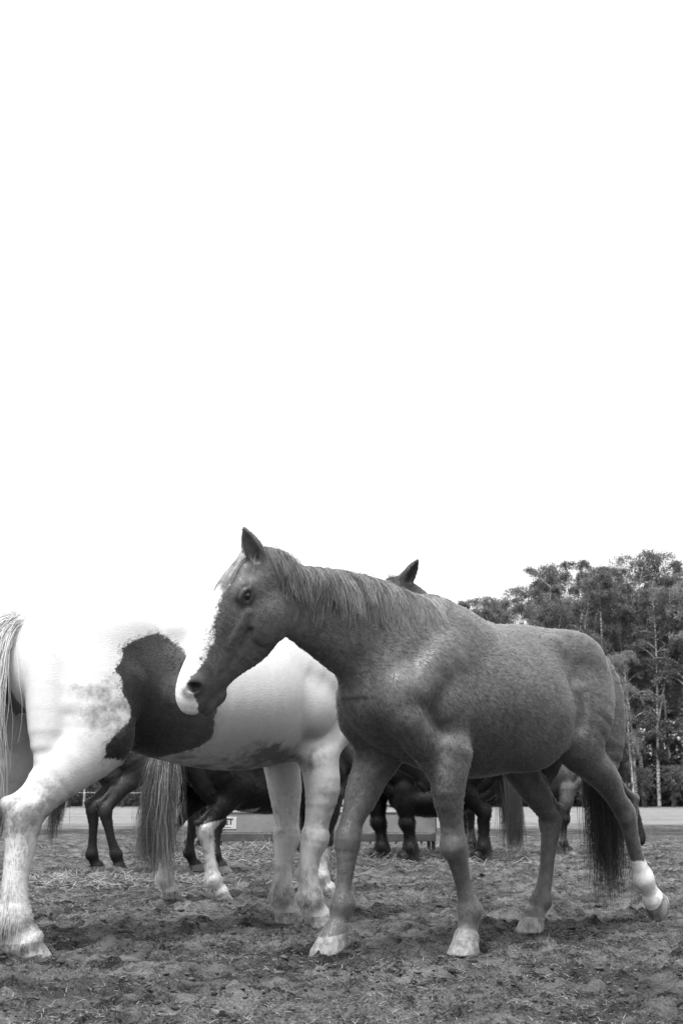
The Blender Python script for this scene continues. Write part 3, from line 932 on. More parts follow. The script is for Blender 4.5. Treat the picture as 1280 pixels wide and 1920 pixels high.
def brown_extra(F, w):
    F.ell(w((.20, -.105, .012)), (.05, .03, .03), k=.02)                # far brow
    for y in (1, -1):
        F.ell((.09, .165 * y, 1.07), (.30, .21, .285), k=.035)          # round hay belly, ending sharply at the flank
        F.tube([(-.26, .30 * y, 1.32), (-.245, .335 * y, 1.15), (-.20, .325 * y, 1.0)], [.02, .03, .022], k=.04, carve=True)   # crease of the flank
        F.tube([(-.10, .24 * y, .93), (-.18, .235 * y, .955), (-.26, .22 * y, .97)], [.03, .035, .04], k=.05)   # flank fold to the stifle
brown_legs = dict(
    LF=dict(elbow=(.675, .2, .87), fmid=(.688, .19, .703), aknee=(.646, .175, .555), knee=(.626, .17, .461), bknee=(.596, .165, .387), can=(.560, .16, .288), fet=(.516, .155, .178), past=(.532, .155, .095), cor=(.540, .155, .062), sole=(.556, .155, -.004)),
    RF=dict(elbow=(.735, -.185, .88), fmid=(.85, -.165, .70), aknee=(.938, -.155, .57), knee=(.968, -.15, .487), bknee=(.985, -.15, .39), can=(1.0, -.15, .30), fet=(1.008, -.15, .215), past=(1.028, -.15, .145), cor=(1.04, -.15, .108), sole=(1.075, -.15, .032), toe=(.94, 0, -.34), n=(-.34, 0, -.94)),
    LH=dict(stifle=(-.25, .2, .93), gask=(-.535, .185, .775), hock=(-.755, .16, .595), hpt=(-.845, .16, .645), bhock=(-.80, .155, .515), can=(-.857, .15, .379), fet=(-.92, .15, .243), past=(-.975, .15, .18), cor=(-1.0, .15, .145), sole=(-1.05, .15, .105), toe=(.36, 0, -.93), n=(-.93, 0, -.36)),
    RH=dict(stifle=(-.22, -.18, .92), gask=(-.40, -.15, .70), hock=(-.525, -.15, .555), hpt=(-.615, -.15, .585), bhock=(-.507, -.15, .439), can=(-.481, -.16, .268), fet=(-.446, -.17, .145), past=(-.405, -.17, .095), cor=(-.385, -.17, .07), sole=(-.345, -.17, -.004)))
brown_neck = [(.63, .0, 1.25, .185, .30, .33), (.80, .0, 1.315, .155, .285, .30), (.98, -.005, 1.375, .125, .265, .255), (1.16, -.015, 1.43, .105, .225, .215), (1.33, -.03, 1.49, .084, .165, .185), (1.475, -.07, 1.545, .062, .10, .16)]
horse('brown_horse', 'brown horse with white face blaze striding across in front of herd', (.831, 5.965), R(224), res=.0064,
      legs=brown_legs, neck=brown_neck, head=((1.545, -.095, 1.71), (.326, -.36, -.876), (.836, -.323, .444)),
      ears=dict(ear_r=((.055, -.055, -.01), (-.05, -.055, .10))),
      coat=dict(base=.084, spec=.75, white=.72, horn=.22, mud=.06, hvar=.5, var=.28), paint=paint_brown, fur=(36000, .020, .0012, .09, .7),
      mane=dict(n=8000, len=.30, side=1, lo=.016, hi=.21, clumps=200, rad=1.0, other=.03, fwd=-.3, wob=.2, pull=.45),
      extra=brown_extra, forelock=dict(n=1100, len=.19, lo=.06, hi=.34),
      tail=dict(n=4200, len=1.12, lo=.010, hi=.05, dir=(-.45, -.25, -.2), g=.5, spread=.55, wob=.08, clumps=110), feather=dict(n=500, len=.014, lo=.05, hi=.2), tail_root=(-.735, 0, 1.37), seed=4)

PS = 1.06
def sc(d): return {k: (tuple(np.array(v) / PS) if k not in ('toe', 'n') else v) for k, v in d.items()}
PATCH = np.array([(-.744, 1.356), (-.66, 1.41), (-.522, 1.456), (-.46, 1.43), (-.409, 1.392), (-.30, 1.25), (-.22, 1.15), (-.22, 1.05), (-.2, .95), (-.25, .90), (-.33, .875), (-.39, .83), (-.40, .72), (-.55, .74), (-.66, .84), (-.84, .84), (-.83, .91), (-.70, 1.03), (-.70, 1.08), (-.755, 1.15), (-.75, 1.20), (-.79, 1.25), (-.745, 1.29)])
def poly_sd(P, poly):
    d = np.full(len(P), 1e9); ins = np.zeros(len(P), bool)
    n = len(poly)
    for i in range(n):
        a, b = poly[i], poly[(i + 1) % n]
        e = b - a; w_ = P - a
        t = np.clip((w_ @ e) / (e @ e), 0, 1)
        d = np.minimum(d, np.linalg.norm(w_ - t[:, None] * e, axis=1))
        c1 = (a[1] > P[:, 1]) != (b[1] > P[:, 1])
        xi = a[0] + (P[:, 1] - a[1]) / (b[1] - a[1] + 1e-12) * e[0]
        ins ^= c1 & (P[:, 0] < xi)
    return np.where(ins, -d, d)
def paint_pinto(c):
    V = c['V'] * PS
    x, y, z = V.T
    sd = poly_sd(np.stack([x, z], -1), PATCH)
    sd = np.where(y < .12, sd, .3)
    neck = 1.02 - (x + (z - 1.4) * .3)          # dark from the upper neck on
    c['white'] = np.minimum(sd, np.maximum(neck, -(c['hl'][:, 0] * 0 + .2)))
    mud = .62 * np.exp(-(((x + .82) / .13) ** 2 + ((z - 1.02) / .14) ** 2)) + .3 * np.exp(-(((x + .9) / .12) ** 2 + ((z - 1.15) / .1) ** 2)) + .62 * np.exp(-(((x - .2) / .14) ** 2 + ((z - .90) / .07) ** 2)) + .5 * np.exp(-(((x - .45) / .12) ** 2 + ((z - .86) / .07) ** 2))
    mud += .50 * np.clip((1.0 - z) / .2, 0, 1) * np.clip((x + .55) / .2, 0, 1) * np.clip((.5 - x) / .15, 0, 1)
    mud += .42 * np.exp(-((z - .16) / .06) ** 2) + .50 * np.exp(-((z - .58) / .09) ** 2) * (x < -.8) + .25 * np.clip((.9 - z) / .25, 0, 1) * (z > .04)
    c['mud'] = mud
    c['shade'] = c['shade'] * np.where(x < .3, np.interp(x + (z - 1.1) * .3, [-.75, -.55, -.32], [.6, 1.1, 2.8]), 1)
    c['furlen'] = np.interp(z, [.05, .3, .8, 1.0], [.7, .9, .95, .8])
    c['furk'] = np.where((c['white'] > .02), np.interp(z, [.5, .8], [1.0, .0]), 1.0)
    c['dark'] = np.maximum(c['dark'], .75 * ((z < 1.34) & (z > 1.05) & (np.abs(y) < .07) & (x < -1.0)))
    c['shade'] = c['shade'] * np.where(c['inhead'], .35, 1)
def pinto_extra(F, w):
    F.tube([(-.56, -.03, .90), (-.55, -.03, .845), (-.535, -.03, .81)], [.06, .05, .032], k=.03)   # sheath
    F.tube([(-.80, -.20, .98), (-.70, -.17, .93), (-.58, -.10, .88)], [.045, .05, .05], k=.06)     # flank fold
pinto_legs = dict(
    RH=sc(dict(stifle=(-.80, -.23, .93), gask=(-.99, -.22, .763), hock=(-1.135, -.22, .585), hpt=(-1.225, -.22, .625), bhock=(-1.156, -.23, .455), can=(-1.175, -.24, .308), fet=(-1.175, -.25, .155), past=(-1.15, -.255, .10), cor=(-1.135, -.26, .068), sole=(-1.11, -.26, -.004))),
    LH=sc(dict(stifle=(-.80, .2, .95), gask=(-.98, .16, .80), hock=(-1.13, .15, .605), hpt=(-1.22, .15, .645), bhock=(-1.15, .15, .49), can=(-1.17, .15, .33), fet=(-1.17, .15, .17), past=(-1.14, .15, .10), cor=(-1.125, .15, .07), sole=(-1.10, .15, -.004))),
    RF=sc(dict(elbow=(.565, -.172, .88), fmid=(.585, -.185, .71), aknee=(.565, -.165, .535), knee=(.556, -.155, .455), bknee=(.54, -.15, .37), can=(.532, -.15, .27), fet=(.538, -.15, .145), past=(.56, -.15, .09), cor=(.575, -.15, .062), sole=(.597, -.15, -.004))),
    LF=sc(dict(elbow=(.58, .18, .88), fmid=(.59, .15, .709), aknee=(.595, .14, .53), knee=(.593, .14, .455), bknee=(.58, .135, .37), can=(.572, .13, .27), fet=(.568, .13, .14), past=(.585, .13, .085), cor=(.595, .13, .06), sole=(.61, .13, -.004))))
horse('pinto_horse', 'white pinto horse with dark flank patch and dark head, muddy legs', (-.6697, 6.2806), R(40), s=PS, res=.0095,
      legs=pinto_legs, kx=1.08, x0=-.26, th=1.22, thh=1.42, tf=1.12,
      neck=[(.42, 0, 1.28, .19, .31, .33), (.60, -.01, 1.39, .15, .27, .28), (.76, -.04, 1.49, .12, .23, .23), (.90, -.10, 1.59, .10, .19, .19), (1.0, -.16, 1.66, .085, .16, .16)],
      head=((1.04, -.215, 1.81), (.55, -.36, -.75), (.7, -.3, .65)), head_scale=.95,
      ears=dict(ear_l=((.055, .055, -.01), (.0, .09, .15)), ear_r=((.055, -.055, -.01), (.0, -.09, .15))),
      coat=dict(base=.033, white=.52, horn=.35, mud=.10, dark=.03, var=.2), paint=paint_pinto, extra=pinto_extra, fur=(24000, .020, .0009, .05, .45),
      hip_l=(-.71, .12, 1.28), hip_r=(-.71, .13, 1.28), withers=(.34, 0, 1.56),
      mane=dict(n=1400, len=.26, side=-1, lo=.01, hi=.05, clumps=60, xmin=.5),
      tail=dict(n=6000, len=1.1, lo=.25, hi=.7, dir=(-.75, .0, -.25), g=.26, spread=.45, wob=.1, clumps=90, rad=1.1), tail_root=(-1.03, 0, 1.40), dock=((.08, 0, .01), (-.02, 0, 0), (-.10, 0, -.06), (-.15, 0, -.22)),
      feather=dict(n=4500, len=.028, lo=.2, hi=.5), seed=9)

def ring(name, lab, group=None, **k):
    return horse(name, lab, group=group, **k)

def paint_pie(c):
    V = c['V']; x, y, z = V.T
    leg = z < .75
    w = .60 - z + .25 * (x + .6)
    c['white'] = np.where(x < 0, w, .42 - z)
    c['white'] = np.maximum(c['white'], np.where((x < -.6) & (z < .95), .03 - np.abs(np.abs(y) - .12) - .3 * np.abs(x + .68), -.5))
    c['furlen'] = np.interp(z, [.1, .8], [1.6, 1.4])
    c['mud'] = .3 * (z < .6)
GRAZE = [(.62, 0, 1.22, .18, .30, .32), (.86, 0, 1.22, .14, .24, .26), (1.08, 0, 1.13, .115, .20, .22), (1.26, 0, .98, .10, .18, .18), (1.38, 0, .84, .085, .155, .155)]
GHEAD = ((1.50, 0, .86), (.35, 0, -.94), (.94, 0, .35))
LEVEL = [(.62, 0, 1.25, .18, .31, .33), (.86, 0, 1.33, .14, .25, .26), (1.08, 0, 1.38, .115, .21, .22), (1.28, 0, 1.42, .095, .18, .18), (1.42, 0, 1.45, .085, .155, .155)]
LHEAD = ((1.50, 0, 1.55), (.6, 0, -.8), (.8, 0, .6))
# low dark pony with white hind legs and a mixed tail, walking away behind the pinto
s4 = .80
horse('piebald_pony', 'dark pony with white hind socks and pale streaked tail, seen under the pinto', (-.62, 8.34), R(31), s=s4, res=.012, th=1.12,
      legs=dict(RH=dict(stifle=(-.22, -.2, .92), gask=(-.36, -.18, .76), hock=(-.50, -.17, .57), hpt=(-.565, -.17, .61), bhock=(-.48, -.17, .47), can=(-.45, -.17, .32), fet=(-.42, -.17, .175), past=(-.38, -.17, .105), cor=(-.36, -.17, .075), sole=(-.33, -.17, 0)),
                LH=dict(stifle=(-.30, .19, .92), gask=(-.50, .17, .77), hock=(-.68, .15, .575), hpt=(-.745, .15, .615), bhock=(-.69, .15, .48), can=(-.71, .15, .32), fet=(-.715, .15, .18), past=(-.68, .15, .105), cor=(-.665, .15, .075), sole=(-.635, .15, 0))),
      neck=LEVEL, head=LHEAD, eyes=False, belly=.03, coat=dict(base=.022, white=.72, horn=.3, mud=.10, spec=.3), paint=paint_pie, fur=(16000, .02, .0014, .4, 1.0),
      tail=dict(n=5000, len=1.12, lo=.010, hi=.5, dir=(-.3, -.5, .0), g=.42, spread=.45, mix=.62, rad=.9, wob=.17, clumps=60), feather=dict(n=3000, len=.05, lo=.3, hi=.7), seed=21)

def paint_bay(c):
    z = c['V'][:, 2]
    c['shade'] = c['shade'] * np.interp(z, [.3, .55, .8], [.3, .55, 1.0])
    c['furlen'] = c['furlen'] * 1.0
def paint_black(c):
    c['furlen'] = c['furlen'] * 1.6
s3 = .97
horse('bay_horse', 'dark brown horse with black lower legs walking between the pinto hind legs', (-1.57, 10.80), R(24), s=s3, res=.013, kx=.92,
      legs=dict(RH=dict(stifle=(-.24, -.2, .93), gask=(-.44, -.18, .77), hock=(-.585, -.17, .575), hpt=(-.655, -.17, .61), bhock=(-.57, -.17, .48), can=(-.53, -.17, .33), fet=(-.475, -.17, .19), past=(-.455, -.17, .12), cor=(-.45, -.17, .085), sole=(-.43, -.17, .015), toe=(.9, 0, -.3), n=(-.3, 0, -.9)),
                LH=dict(stifle=(-.26, .19, .92), gask=(-.45, .17, .77), hock=(-.62, .15, .575), hpt=(-.685, .15, .615), bhock=(-.62, .15, .48), can=(-.62, .15, .32), fet=(-.62, .15, .18), past=(-.59, .15, .105), cor=(-.57, .15, .075), sole=(-.54, .15, 0)),
                LF={k_: (v[0] - .32, .15, v[2]) for k_, v in FORE.items()}, RF={k_: (v[0] - .17, -.16, v[2]) for k_, v in FORE.items()}),
      neck=LEVEL, head=LHEAD, eyes=False, coat=dict(base=.04, horn=.12, mud=.03, white=.6, spec=.35), paint=paint_bay, fur=(9000, .016, .0016, .3, 1.0),
      tail=dict(n=900, len=1.0, lo=.01, hi=.05, dir=(-.7, .3, .0), g=.4, spread=.5, rad=1.6), seed=31)
s6 = .86
def shift(src, sgn, dx): return {k_: (v[0] + dx, abs(v[1]) * sgn, v[2]) for k_, v in src.items()}
horse('black_pony', 'shaggy black pony with thick tail eating at feeder, between the brown forelegs', (1.04, 12.75), R(184), s=s6, res=.014, th=1.6, thh=1.5, tf=1.25, kx=.86,
      legs=dict(LF=shift(FORE, 1, -.21), RF=shift(FORE, -1, .10), LH=shift(HIND, 1, .10), RH=shift(HIND, -1, .42)), hip_r=(-.3, .12, 1.28),
      neck=GRAZE, head=GHEAD, eyes=False, belly=.19, coat=dict(base=.010, horn=.04, mud=.012, white=.5, spec=.2), paint=paint_black, fur=(12000, .03, .002, .35, 1.2),
      mane=dict(n=700, len=.35, side=1, lo=.008, hi=.03, clumps=40, rad=2, xmin=.7), tail=dict(n=4500, len=1.15, lo=.006, hi=.06, dir=(-.5, .1, 0), g=.42, spread=1.1, rad=1.6, wob=.08), tail_root=(-.63, 0, 1.34), feather=dict(n=3500, len=.12, lo=.008, hi=.03), seed=41)
def paint_dun(c):
    V = c['V']; z = V[:, 2]
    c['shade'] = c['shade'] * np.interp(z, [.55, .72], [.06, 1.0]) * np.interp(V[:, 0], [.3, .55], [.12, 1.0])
    c['furlen'] = c['furlen'] * 1.4
horse('pale_maned_horse', 'dark legged pony with pale shaggy neck and wavy mane behind brown hind legs', (2.0, 14.1), R(4), s=.88, res=.014,
      neck=GRAZE, head=GHEAD, eyes=False, coat=dict(base=.11, horn=.2, mud=.08, white=.7, var=.3), paint=paint_dun, fur=(9000, .02, .002, .4, 1.0), th=1.1,
      mane=dict(n=2200, len=.5, side=-1, lo=.03, hi=.4, clumps=45, rad=2, wob=.2, xmin=.6), tail=dict(n=500, len=.9, lo=.02, hi=.1, rad=2), feather=dict(n=2000, len=.1, lo=.02, hi=.2), seed=51)
horse('feeder_horse', 'black horse standing beyond the feeder, only its legs visible under it', (-1.35, 15.9), R(172), s=.95, res=.016, th=1.1,
      legs=dict(LF=dict(), RF=dict(elbow=(.62, -.18, .86), fmid=(.58, -.16, .7), aknee=(.55, -.15, .54), knee=(.54, -.15, .47), bknee=(.53, -.15, .4), can=(.52, -.15, .29), fet=(.51, -.15, .175), past=(.545, -.15, .10), cor=(.56, -.15, .07), sole=(.585, -.15, 0))),
      neck=LEVEL, head=LHEAD, eyes=False, coat=dict(base=.012, horn=.05, mud=.015, white=.5, spec=.2), seed=61)
# ------------------------------------------------------------------ hay feeder
def box_mesh(name, lo, hi, bev=.006):
    import bmesh
    bm = bmesh.new()
    bmesh.ops.create_cube(bm, size=1)
    lo, hi = np.array(lo, float), np.array(hi, float)
    for v in bm.verts:
        v.co = Vector(((lo + hi) / 2 + np.array(v.co) * (hi - lo)).tolist())
    if bev:
        bmesh.ops.bevel(bm, geom=bm.edges[:], offset=bev, segments=1, affect='EDGES')
    me = bpy.data.meshes.new(name); bm.to_mesh(me); bm.free()
    return me

def build_feeder():
    steel = simple_mat('galvanised_sheet', .17, .5, .5, .18, 5)
    rail = simple_mat('dark_rail', .05, .6, .4, .3, 8)
    light = simple_mat('pale_board', .26, .6, .3, .2, 6)
    root = empty('hay_feeder', (-.25, 14.35, 0), R(-1.5))
    tag(root, 'long low steel hay feeder with side panels and label plate behind horses', 'feeder')
    W, D = 1.36, 1.25
    for i, (a, b) in enumerate(((-W, -.005), (.005, W))):
        mobj('side_panel', box_mesh('side_panel', (a, -.012, .24), (b, .012, .47)), steel, root)
        mobj('side_panel', box_mesh('side_panel', (a, D - .012, .24), (b, D + .012, .47)), steel, root)
        mobj('bottom_rail', box_mesh('bottom_rail', (a, -.03, .145), (b, .03, .235)), rail, root)
        mobj('panel_lip', box_mesh('panel_lip', (a, -.026, .474), (b, .026, .492), .003), light, root)
        mobj('upper_board', box_mesh('upper_board', (a, .05, .56), (b, .075, .74)), light, root)
    for x in (-W, W):
        mobj('end_panel', box_mesh('end_panel', (x - .012, .035, .24), (x + .012, D - .035, .47)), steel, root)
    for x in (-W + .03, 0, W - .03):
        for y in (.042, D - .042):
            mobj('post', box_mesh('post', (x - .022, y - .022, .0), (x + .022, y + .022, .80)), rail, root)
    mobj('trough_floor', box_mesh('trough_floor', (-W + .02, .03, .20), (W - .02, D - .03, .225)), rail, root)
    for x in np.arange(-W + .15, W, .3):
        mobj('lug', box_mesh('lug', (x - .012, -.02, .115), (x + .012, .02, .143), .002), rail, root)
    plate = mobj('label_plate', box_mesh('label_plate', (-1.20, -.020, .285), (-.99, -.0145, .425), .001), simple_mat('label_plate', .42, .4, .3, .08, 20), root)
    ink = simple_mat('label_ink', .03, .5, .3, .1, 20)
    for body, size, x, z in (('ET', .095, -1.135, .338), ('FODDER', .022, -1.145, .298)):
        if body == 'FODDER':
            # the second line is too small to read: a row of short strokes
            for q in range(9):
                mobj('small_print', box_mesh('small_print', (-1.185 + q * .015, -.0222, .300), (-1.175 + q * .015, -.0204, .309), 0), ink, plate)
            continue
        fc = bpy.data.curves.new('lettering', 'FONT'); fc.body = body; fc.size = size; fc.extrude = .0008; fc.offset = .003
        fo = bpy.data.objects.new('lettering_source', fc); COL.objects.link(fo)
        bpy.context.view_layer.update()
        me = bpy.data.meshes.new_from_object(fo)
        bpy.data.objects.remove(fo, do_unlink=True)
        lo = mobj('lettering', me, ink, plate)
        lo.location = (x, -.0222, z); lo.rotation_euler = (R(90), 0, 0)
    # hay in the trough and spilled round the feeder
    def hay(name, n, cx, cy, sx, sy, z0, hgt, label):
        x = cx + rng.normal(0, 1, n) * sx; y = cy + rng.normal(0, 1, n) * sy
        e = np.exp(-((x - cx) / sx / 1.6) ** 2 - ((y - cy) / sy / 1.6) ** 2)
        z = z0 + hgt * e * rng.random(n)
        a = rng.uniform(0, 6.28, n); L = rng.uniform(.05, .2, n)
        d = np.stack([np.cos(a), np.sin(a), rng.normal(0, .35, n)], -1)
        p = np.stack([x, y, z], -1)
        P = np.stack([p - d * L[:, None] * .5, p + rng.normal(0, .012, (n, 3)), p + d * L[:, None] * .5], 1)
        P[:, :, 2] = np.maximum(P[:, :, 2], z0 + .003)
        T = np.cross(d, rng.normal(0, 1, (n, 3))); T /= np.linalg.norm(T, axis=1)[:, None]
        me = ribbon_mesh(name, P, np.full((n, 3), .002), T)
        attr(me, 'tone', np.repeat(rng.random(n), 6))
        m = NT(name + '_straw'); m.grey(m.mr(m.at('tone'), 0, 1, .05, .26)); m.rough(.7)
        tag(mobj(name, me, m.m), label, 'hay', kind='stuff')
    hay('trough_hay', 3500, -.25, 14.95, .55, .3, .24, .28, 'loose hay lying in the steel feeder')
    hay('spilled_hay', 7000, -.9, 13.35, .55, .35, .0, .16, 'heap of spilled hay on ground before feeder')
    hay('scattered_hay', 7000, .65, 13.2, .75, .4, .0, .10, 'hay scattered round the black pony feet')
    hay('loose_hay', 2500, -2.0, 9.9, .5, .45, .0, .05, 'wisps of hay trodden into the ground near the bay horse')
build_feeder()

# ------------------------------------------------------------------ trees
def tube_mesh(paths, sides=6):
    Vs, Fs, off = [], [], 0
    for P, r in paths:
        P = np.asarray(P, float); k = len(P)
        T = np.gradient(P, axis=0); T /= np.linalg.norm(T, axis=1)[:, None] + 1e-9
        ref = np.array([.9, .3, .1]) if abs(T[0, 2]) > .7 else np.array([.1, .2, 1.])
        U = np.cross(T, ref); U /= np.linalg.norm(U, axis=1)[:, None]
        W_ = np.cross(T, U)
        a = np.arange(sides) * 2 * math.pi / sides
        Vs.append((P[:, None] + np.asarray(r)[:, None, None] * (U[:, None] * np.cos(a)[None, :, None] + W_[:, None] * np.sin(a)[None, :, None])).reshape(-1, 3))
        i = np.arange(k - 1)[:, None] * sides; j = np.arange(sides)[None]; j2 = (j + 1) % sides
        Fs.append((np.stack([i + j, i + j2, i + sides + j2, i + sides + j], -1).reshape(-1, 4)) + off)
        off += k * sides
    return np.concatenate(Vs), np.concatenate(Fs)

def leaf_cloud(C, size, rg, tone):
    n = len(C)
    a = rg.normal(0, 1, (n, 3)); a[:, 2] -= .5; a /= np.linalg.norm(a, axis=1)[:, None]
    b = np.cross(a, rg.normal(0, 1, (n, 3))); b /= np.linalg.norm(b, axis=1)[:, None]
    s = (size * rg.uniform(.6, 1.3, n))[:, None]
    V = np.stack([C - a * s, C + b * s * .5, C + a * s, C - b * s * .5], 1).reshape(-1, 3)
    F = np.arange(n * 4).reshape(-1, 4)
    return V, F, np.repeat(tone, 4)

def bark_mat():
    m = NT('birch_bark')
    band = m.noise(1, 3, .6, m.scaled((3, 3, 14)))
    m.grey(m.mr(band, .38, .52, .06, .40)); m.rough(.8); m.spec(.2)
    m.bump(m.noise(30, 3), .4, .02)
    return m.m
def leaf_mat(name, lo, hi):
    m = NT(name)
    m.grey(m.mr(m.at('tone'), 0, 1, lo, hi)); m.rough(.55); m.spec(.3)
    tr = m.t.nodes.new('ShaderNodeBsdfTranslucent'); tr.inputs[0].default_value = ((lo + hi) * .7,) * 3 + (1,)
    mx = m.t.nodes.new('ShaderNodeMixShader'); mx.inputs[0].default_value = .35
    m.L(m.b.outputs[0], mx.inputs[1]); m.L(tr.outputs[0], mx.inputs[2]); m.L(mx.outputs[0], m.out.inputs[0])
    return m.m
BUSH_BARK = simple_mat('bush_bark', .05, .9, .1)
BARK = bark_mat(); LEAF = leaf_mat('birch_leaf', .035, .21); LEAF_PALE = leaf_mat('pale_birch_leaf', .10, .28)

def birch_meshes(seed, h, base=.28, wide=.2, leaves=24000, size=.055, forks=0, lean=0):
    rg = np.random.default_rng(seed)
    t = np.linspace(0, 1, 12)
    ph = rg.random(4) * 6.28
    tr = np.stack([np.sin(t * 3.2 + ph[0]) * .022 * h * t + lean * h * t, np.sin(t * 2.7 + ph[1]) * .02 * h * t, t * h], -1)
    trunks = [(tr, .008 * h * (1 - t) ** .8 + .01)]
    limbs, C, tone = [], [], []
    stems = [tr]
    for f in range(forks):
        i0 = rg.integers(3, 6)
        s = np.linspace(0, 1, 8)[:, None]
        a = rg.random() * 6.28
        st = tr[i0] + s * np.array([math.cos(a) * .12 * h, math.sin(a) * .12 * h, h * (.55 + .2 * rg.random()) - 0]) * np.array([1, 1, 1]) * (s ** .0)
        st[:, :2] += np.sin(s * 3) * .02 * h
        st[:, 2] = np.minimum(st[:, 2], h * .96)
        limbs.append((st, (.0045 * h * (1 - s[:, 0]) + .006))); stems.append(st)
    for st in stems:
        m = 30 if st is tr else 14
        for q in range(m):
            u = base + (1 - base) * (q + rg.random()) / m
            if u > .985: u = .985
            p = np.array([np.interp(u * (len(st) - 1), np.arange(len(st)), st[:, c]) for c in range(3)])
            a = rg.random() * 6.28
            L = h * wide * (1.1 * math.sin(math.pi * min(1, (1 - u) * 1.05 + .12)) ** .8) * rg.uniform(.55, 1.2)
            s = np.linspace(0, 1, 6)[:, None]
            dirh = np.array([math.cos(a), math.sin(a), 0])
            lb = p + dirh * L * s * .8 + np.array([0, 0, 1]) * L * (.9 * s - .55 * s ** 2 * 1.2)
            limbs.append((lb, (.0035 * h * (1 - u * .6) * (1 - s[:, 0]) + .004)))
            nt = 5
            for w_ in range(nt):
                v = .25 + .75 * (w_ + rg.random()) / nt
                tp = np.array([np.interp(v * 5, np.arange(6), lb[:, c]) for c in range(3)])
                dr = rg.normal(0, 1, 3); dr[2] = -.3 + .3 * rg.normal(); dr /= np.linalg.norm(dr)
                tl = L * .42 * rg.uniform(.5, 1.2)
                nl = max(3, int(leaves / (len(stems) * 22 * nt)))
                g_ = rg.random(nl)[:, None]
                c = tp + dr * tl * g_ - np.array([0, 0, 1]) * tl * .5 * g_ ** 2 + rg.normal(0, .1, (nl, 3)) * (.6 + L * .25)
                C.append(c); tone.append(np.full(nl, rg.random()) * .55 + .45 * rg.random(nl))
    C = np.concatenate(C); tone = np.clip(np.concatenate(tone), 0, 1)
    V, F = tube_mesh(trunks, 7); tm = np_mesh('trunk', V, F)
    V, F = tube_mesh(limbs, 4); lm = np_mesh('limbs', V, F)
    V, F, tn = leaf_cloud(C, size, rg, tone)
    cm = np_mesh('crown', V, F, False); attr(cm, 'tone', tn)
    return tm, lm, cm

def place_tree(name, kind, x, y, rz, s, label, group=None, pale=False, cat='tree'):
    root = empty(name, (x, y, float(ground_z(np.array([x]), np.array([y]))[0]) - .05), rz, s)
    tag(root, label, cat, group)
    tm, lm, cm = kind
    for nm, me, mt in (('trunk', tm, BUSH_BARK if cat == 'bush' else BARK), ('limbs', lm, BUSH_BARK if cat == 'bush' else BARK), ('crown', cm, LEAF_PALE if pale else LEAF)):
        o = bpy.data.objects.new(nm, me)
        if not me.materials: me.materials.append(mt)
        link(o, root)
        if nm == 'limbs' or nm == 'crown': o['kind'] = 'stuff'
        if pale and nm == 'crown':
            o.material_slots[0].link = 'OBJECT'; o.material_slots[0].material = mt
    return root
KINDS = [birch_meshes(100 + i, 13.5, base=.16 + .05 * (i % 3), wide=.15 + .02 * (i % 3), forks=(i % 3), lean=(-.03, .02, .0, -.05, .03)[i]) for i in range(5)]
SHRUB = [birch_meshes(200 + i, 3.2, base=.02, wide=.42, leaves=5000, size=.06, forks=2) for i in range(2)]
rt = random.Random(5)
G1 = 'birches of the wood behind the brown horse'
def wood_h(x): return float(np.interp(x, [2, 6.2, 9, 11.5, 14, 17, 20, 30], [.83, .89, .93, 1.0, 1.07, 1.1, 1.07, 1.0]))
n = 0
ORD = 'first second third fourth fifth sixth seventh eighth ninth tenth eleventh twelfth thirteenth fourteenth fifteenth sixteenth seventeenth eighteenth nineteenth twentieth'.split()
for row, (yy, dx) in enumerate(((68, 1.45), (72, 1.7), (77, 1.9), (84, 2.2))):
    x = 2.2 + row * .4
    while x < 22 + row * 2:
        xx = x + rt.uniform(-.5, .5)
        sc_ = wood_h(xx * 70 / yy) * rt.uniform(.86, 1.0) * yy / 70
        lab = 'slender birch standing deep in the dense wood behind the brown horse'
        if row == 0 and n < len(ORD):
            lab = ORD[n] + ' birch from the left in front row of the wood behind brown horse'
            n += 1
        place_tree('birch_tree', KINDS[rt.randrange(5)], xx, yy + rt.uniform(-1.2, 1.2), rt.uniform(0, 6.28), sc_, lab, G1)
        x += dx * rt.uniform(.8, 1.25)
place_tree('birch_tree', KINDS[3], 19.6, 62, .6, .95, 'pale leaved birch at the near edge of wood, cut by right picture border', pale=True)
place_tree('birch_tree', KINDS[1], 15.6, 64.5, 2.2, .62, 'low pale leaved birch at wood edge beside the brown rump', pale=True)
G2 = 'trees of the wood beyond the pinto'
for i in range(13):
    place_tree('birch_tree', KINDS[rt.randrange(5)], -24 + i * 1.25 + rt.uniform(-.4, .4), 64 + rt.uniform(-3, 6), rt.uniform(0, 6.28), rt.uniform(.5, .66), 'tree of the far wood seen past the pinto tail and legs', G2)
G3 = 'low bushes along the wood edge'
for i in range(34):
    xx = -24 + i * 1.5
    place_tree('bush', SHRUB[i % 2], xx + rt.uniform(-.4, .4), 66.5 + rt.uniform(-.8, .8), rt.uniform(0, 6.28), rt.uniform(.45, .95) * (.8 if xx < 3 else 1), 'low dark bush at the foot of the far wood', G3, cat='bush')

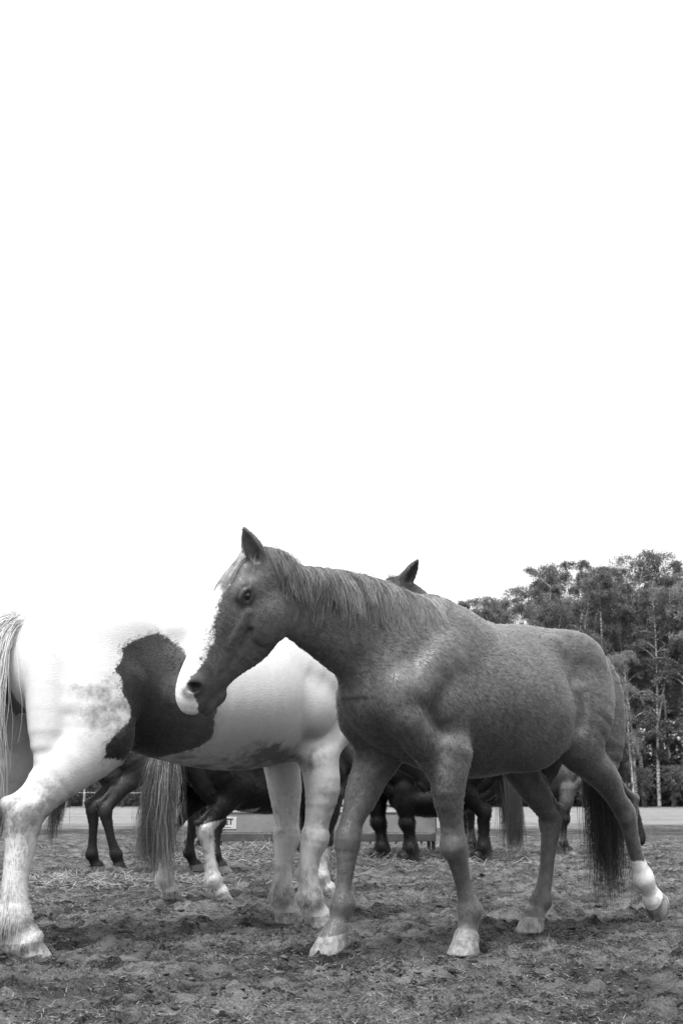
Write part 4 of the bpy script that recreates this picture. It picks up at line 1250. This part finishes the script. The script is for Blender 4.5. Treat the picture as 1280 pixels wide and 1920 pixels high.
def far_wood():
    rg = np.random.default_rng(3)
    n = 200000
    x = rg.uniform(-40, 38, n); y = rg.uniform(88, 100, n)
    top = np.where(x > 2, np.interp(x, [2, 8, 14, 20, 30, 45], [7.5, 9.5, 12, 14, 15, 15]), np.interp(x, [-45, -20, 2], [9, 8.5, 7])) + fbm2(x, y, 4, 3, .35) * 3
    z = rg.random(n) ** 1.5 * top
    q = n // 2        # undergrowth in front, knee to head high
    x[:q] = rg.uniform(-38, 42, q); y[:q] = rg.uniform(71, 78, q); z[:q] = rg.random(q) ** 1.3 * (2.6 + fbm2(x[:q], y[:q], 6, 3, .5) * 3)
    V, F, tn = leaf_cloud(np.stack([x, y, z], -1), np.where(np.arange(n) < q, .14, .21), rg, np.clip(rg.random(n) * .5 + (fbm2(x, z, 8, 3, .8) + .5) * .5, 0, 1))
    me = np_mesh('far_wood', V[q * 4:], F[q:] - q * 4, False); attr(me, 'tone', tn[q * 4:])
    tag(mobj('far_wood', me, LEAF), 'dense dark wood closing the view behind the birches', 'wood', kind='stuff')
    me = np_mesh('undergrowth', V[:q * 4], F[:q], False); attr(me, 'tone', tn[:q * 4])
    tag(mobj('undergrowth', me, leaf_mat('shade_toned_leaf', .015, .08)), 'undergrowth below the birches, shade of the wood painted into its leaves', 'undergrowth', kind='stuff')  # darker leaf colour stands in for the shade at the foot of the wood
far_wood()

# ------------------------------------------------------------------ electric fence along the pasture
def fence_post(x, y, label, group=None):
    me = bpy.data.meshes.get('fence_post')
    if me is None:
        V, F = tube_mesh([(np.array([(0, 0, -.1), (0, 0, .45), (.015, 0, .86), (.016, 0, .9)]), np.array([.035, .034, .03, .012]))], 8)
        me = np_mesh('fence_post', V, F); me.materials.append(simple_mat('white_plastic', .7, .5, .3, .1))
    o = bpy.data.objects.new('fence_post', me); o.location = (x, y, 0); link(o)
    return tag(o, label, 'fence post', group)
fence_post(8.75, 63, 'thin white fence post on pasture between brown horse belly and hind leg')
P = np.array([(x, 63 + .0 * x, .82 - .05 * abs(math.sin((x - 8.75) * math.pi / 8))) for x in np.arange(-31.25, -7, 1.0)])
V, F = tube_mesh([(P, np.full(len(P), .007))], 5)
tag(mobj('fence_tape', np_mesh('fence_tape', V, F), simple_mat('fence_tape', .6, .5, .3, .1)), 'white electric fence tape strung along the far pasture edge', 'fence')
fence_post(-15.25, 63, 'thin white post of the far fence, beyond the pinto hind legs')
fence_post(-4.42, 27.4, 'thin white post nearer on the pasture, beside the pale pony tail')
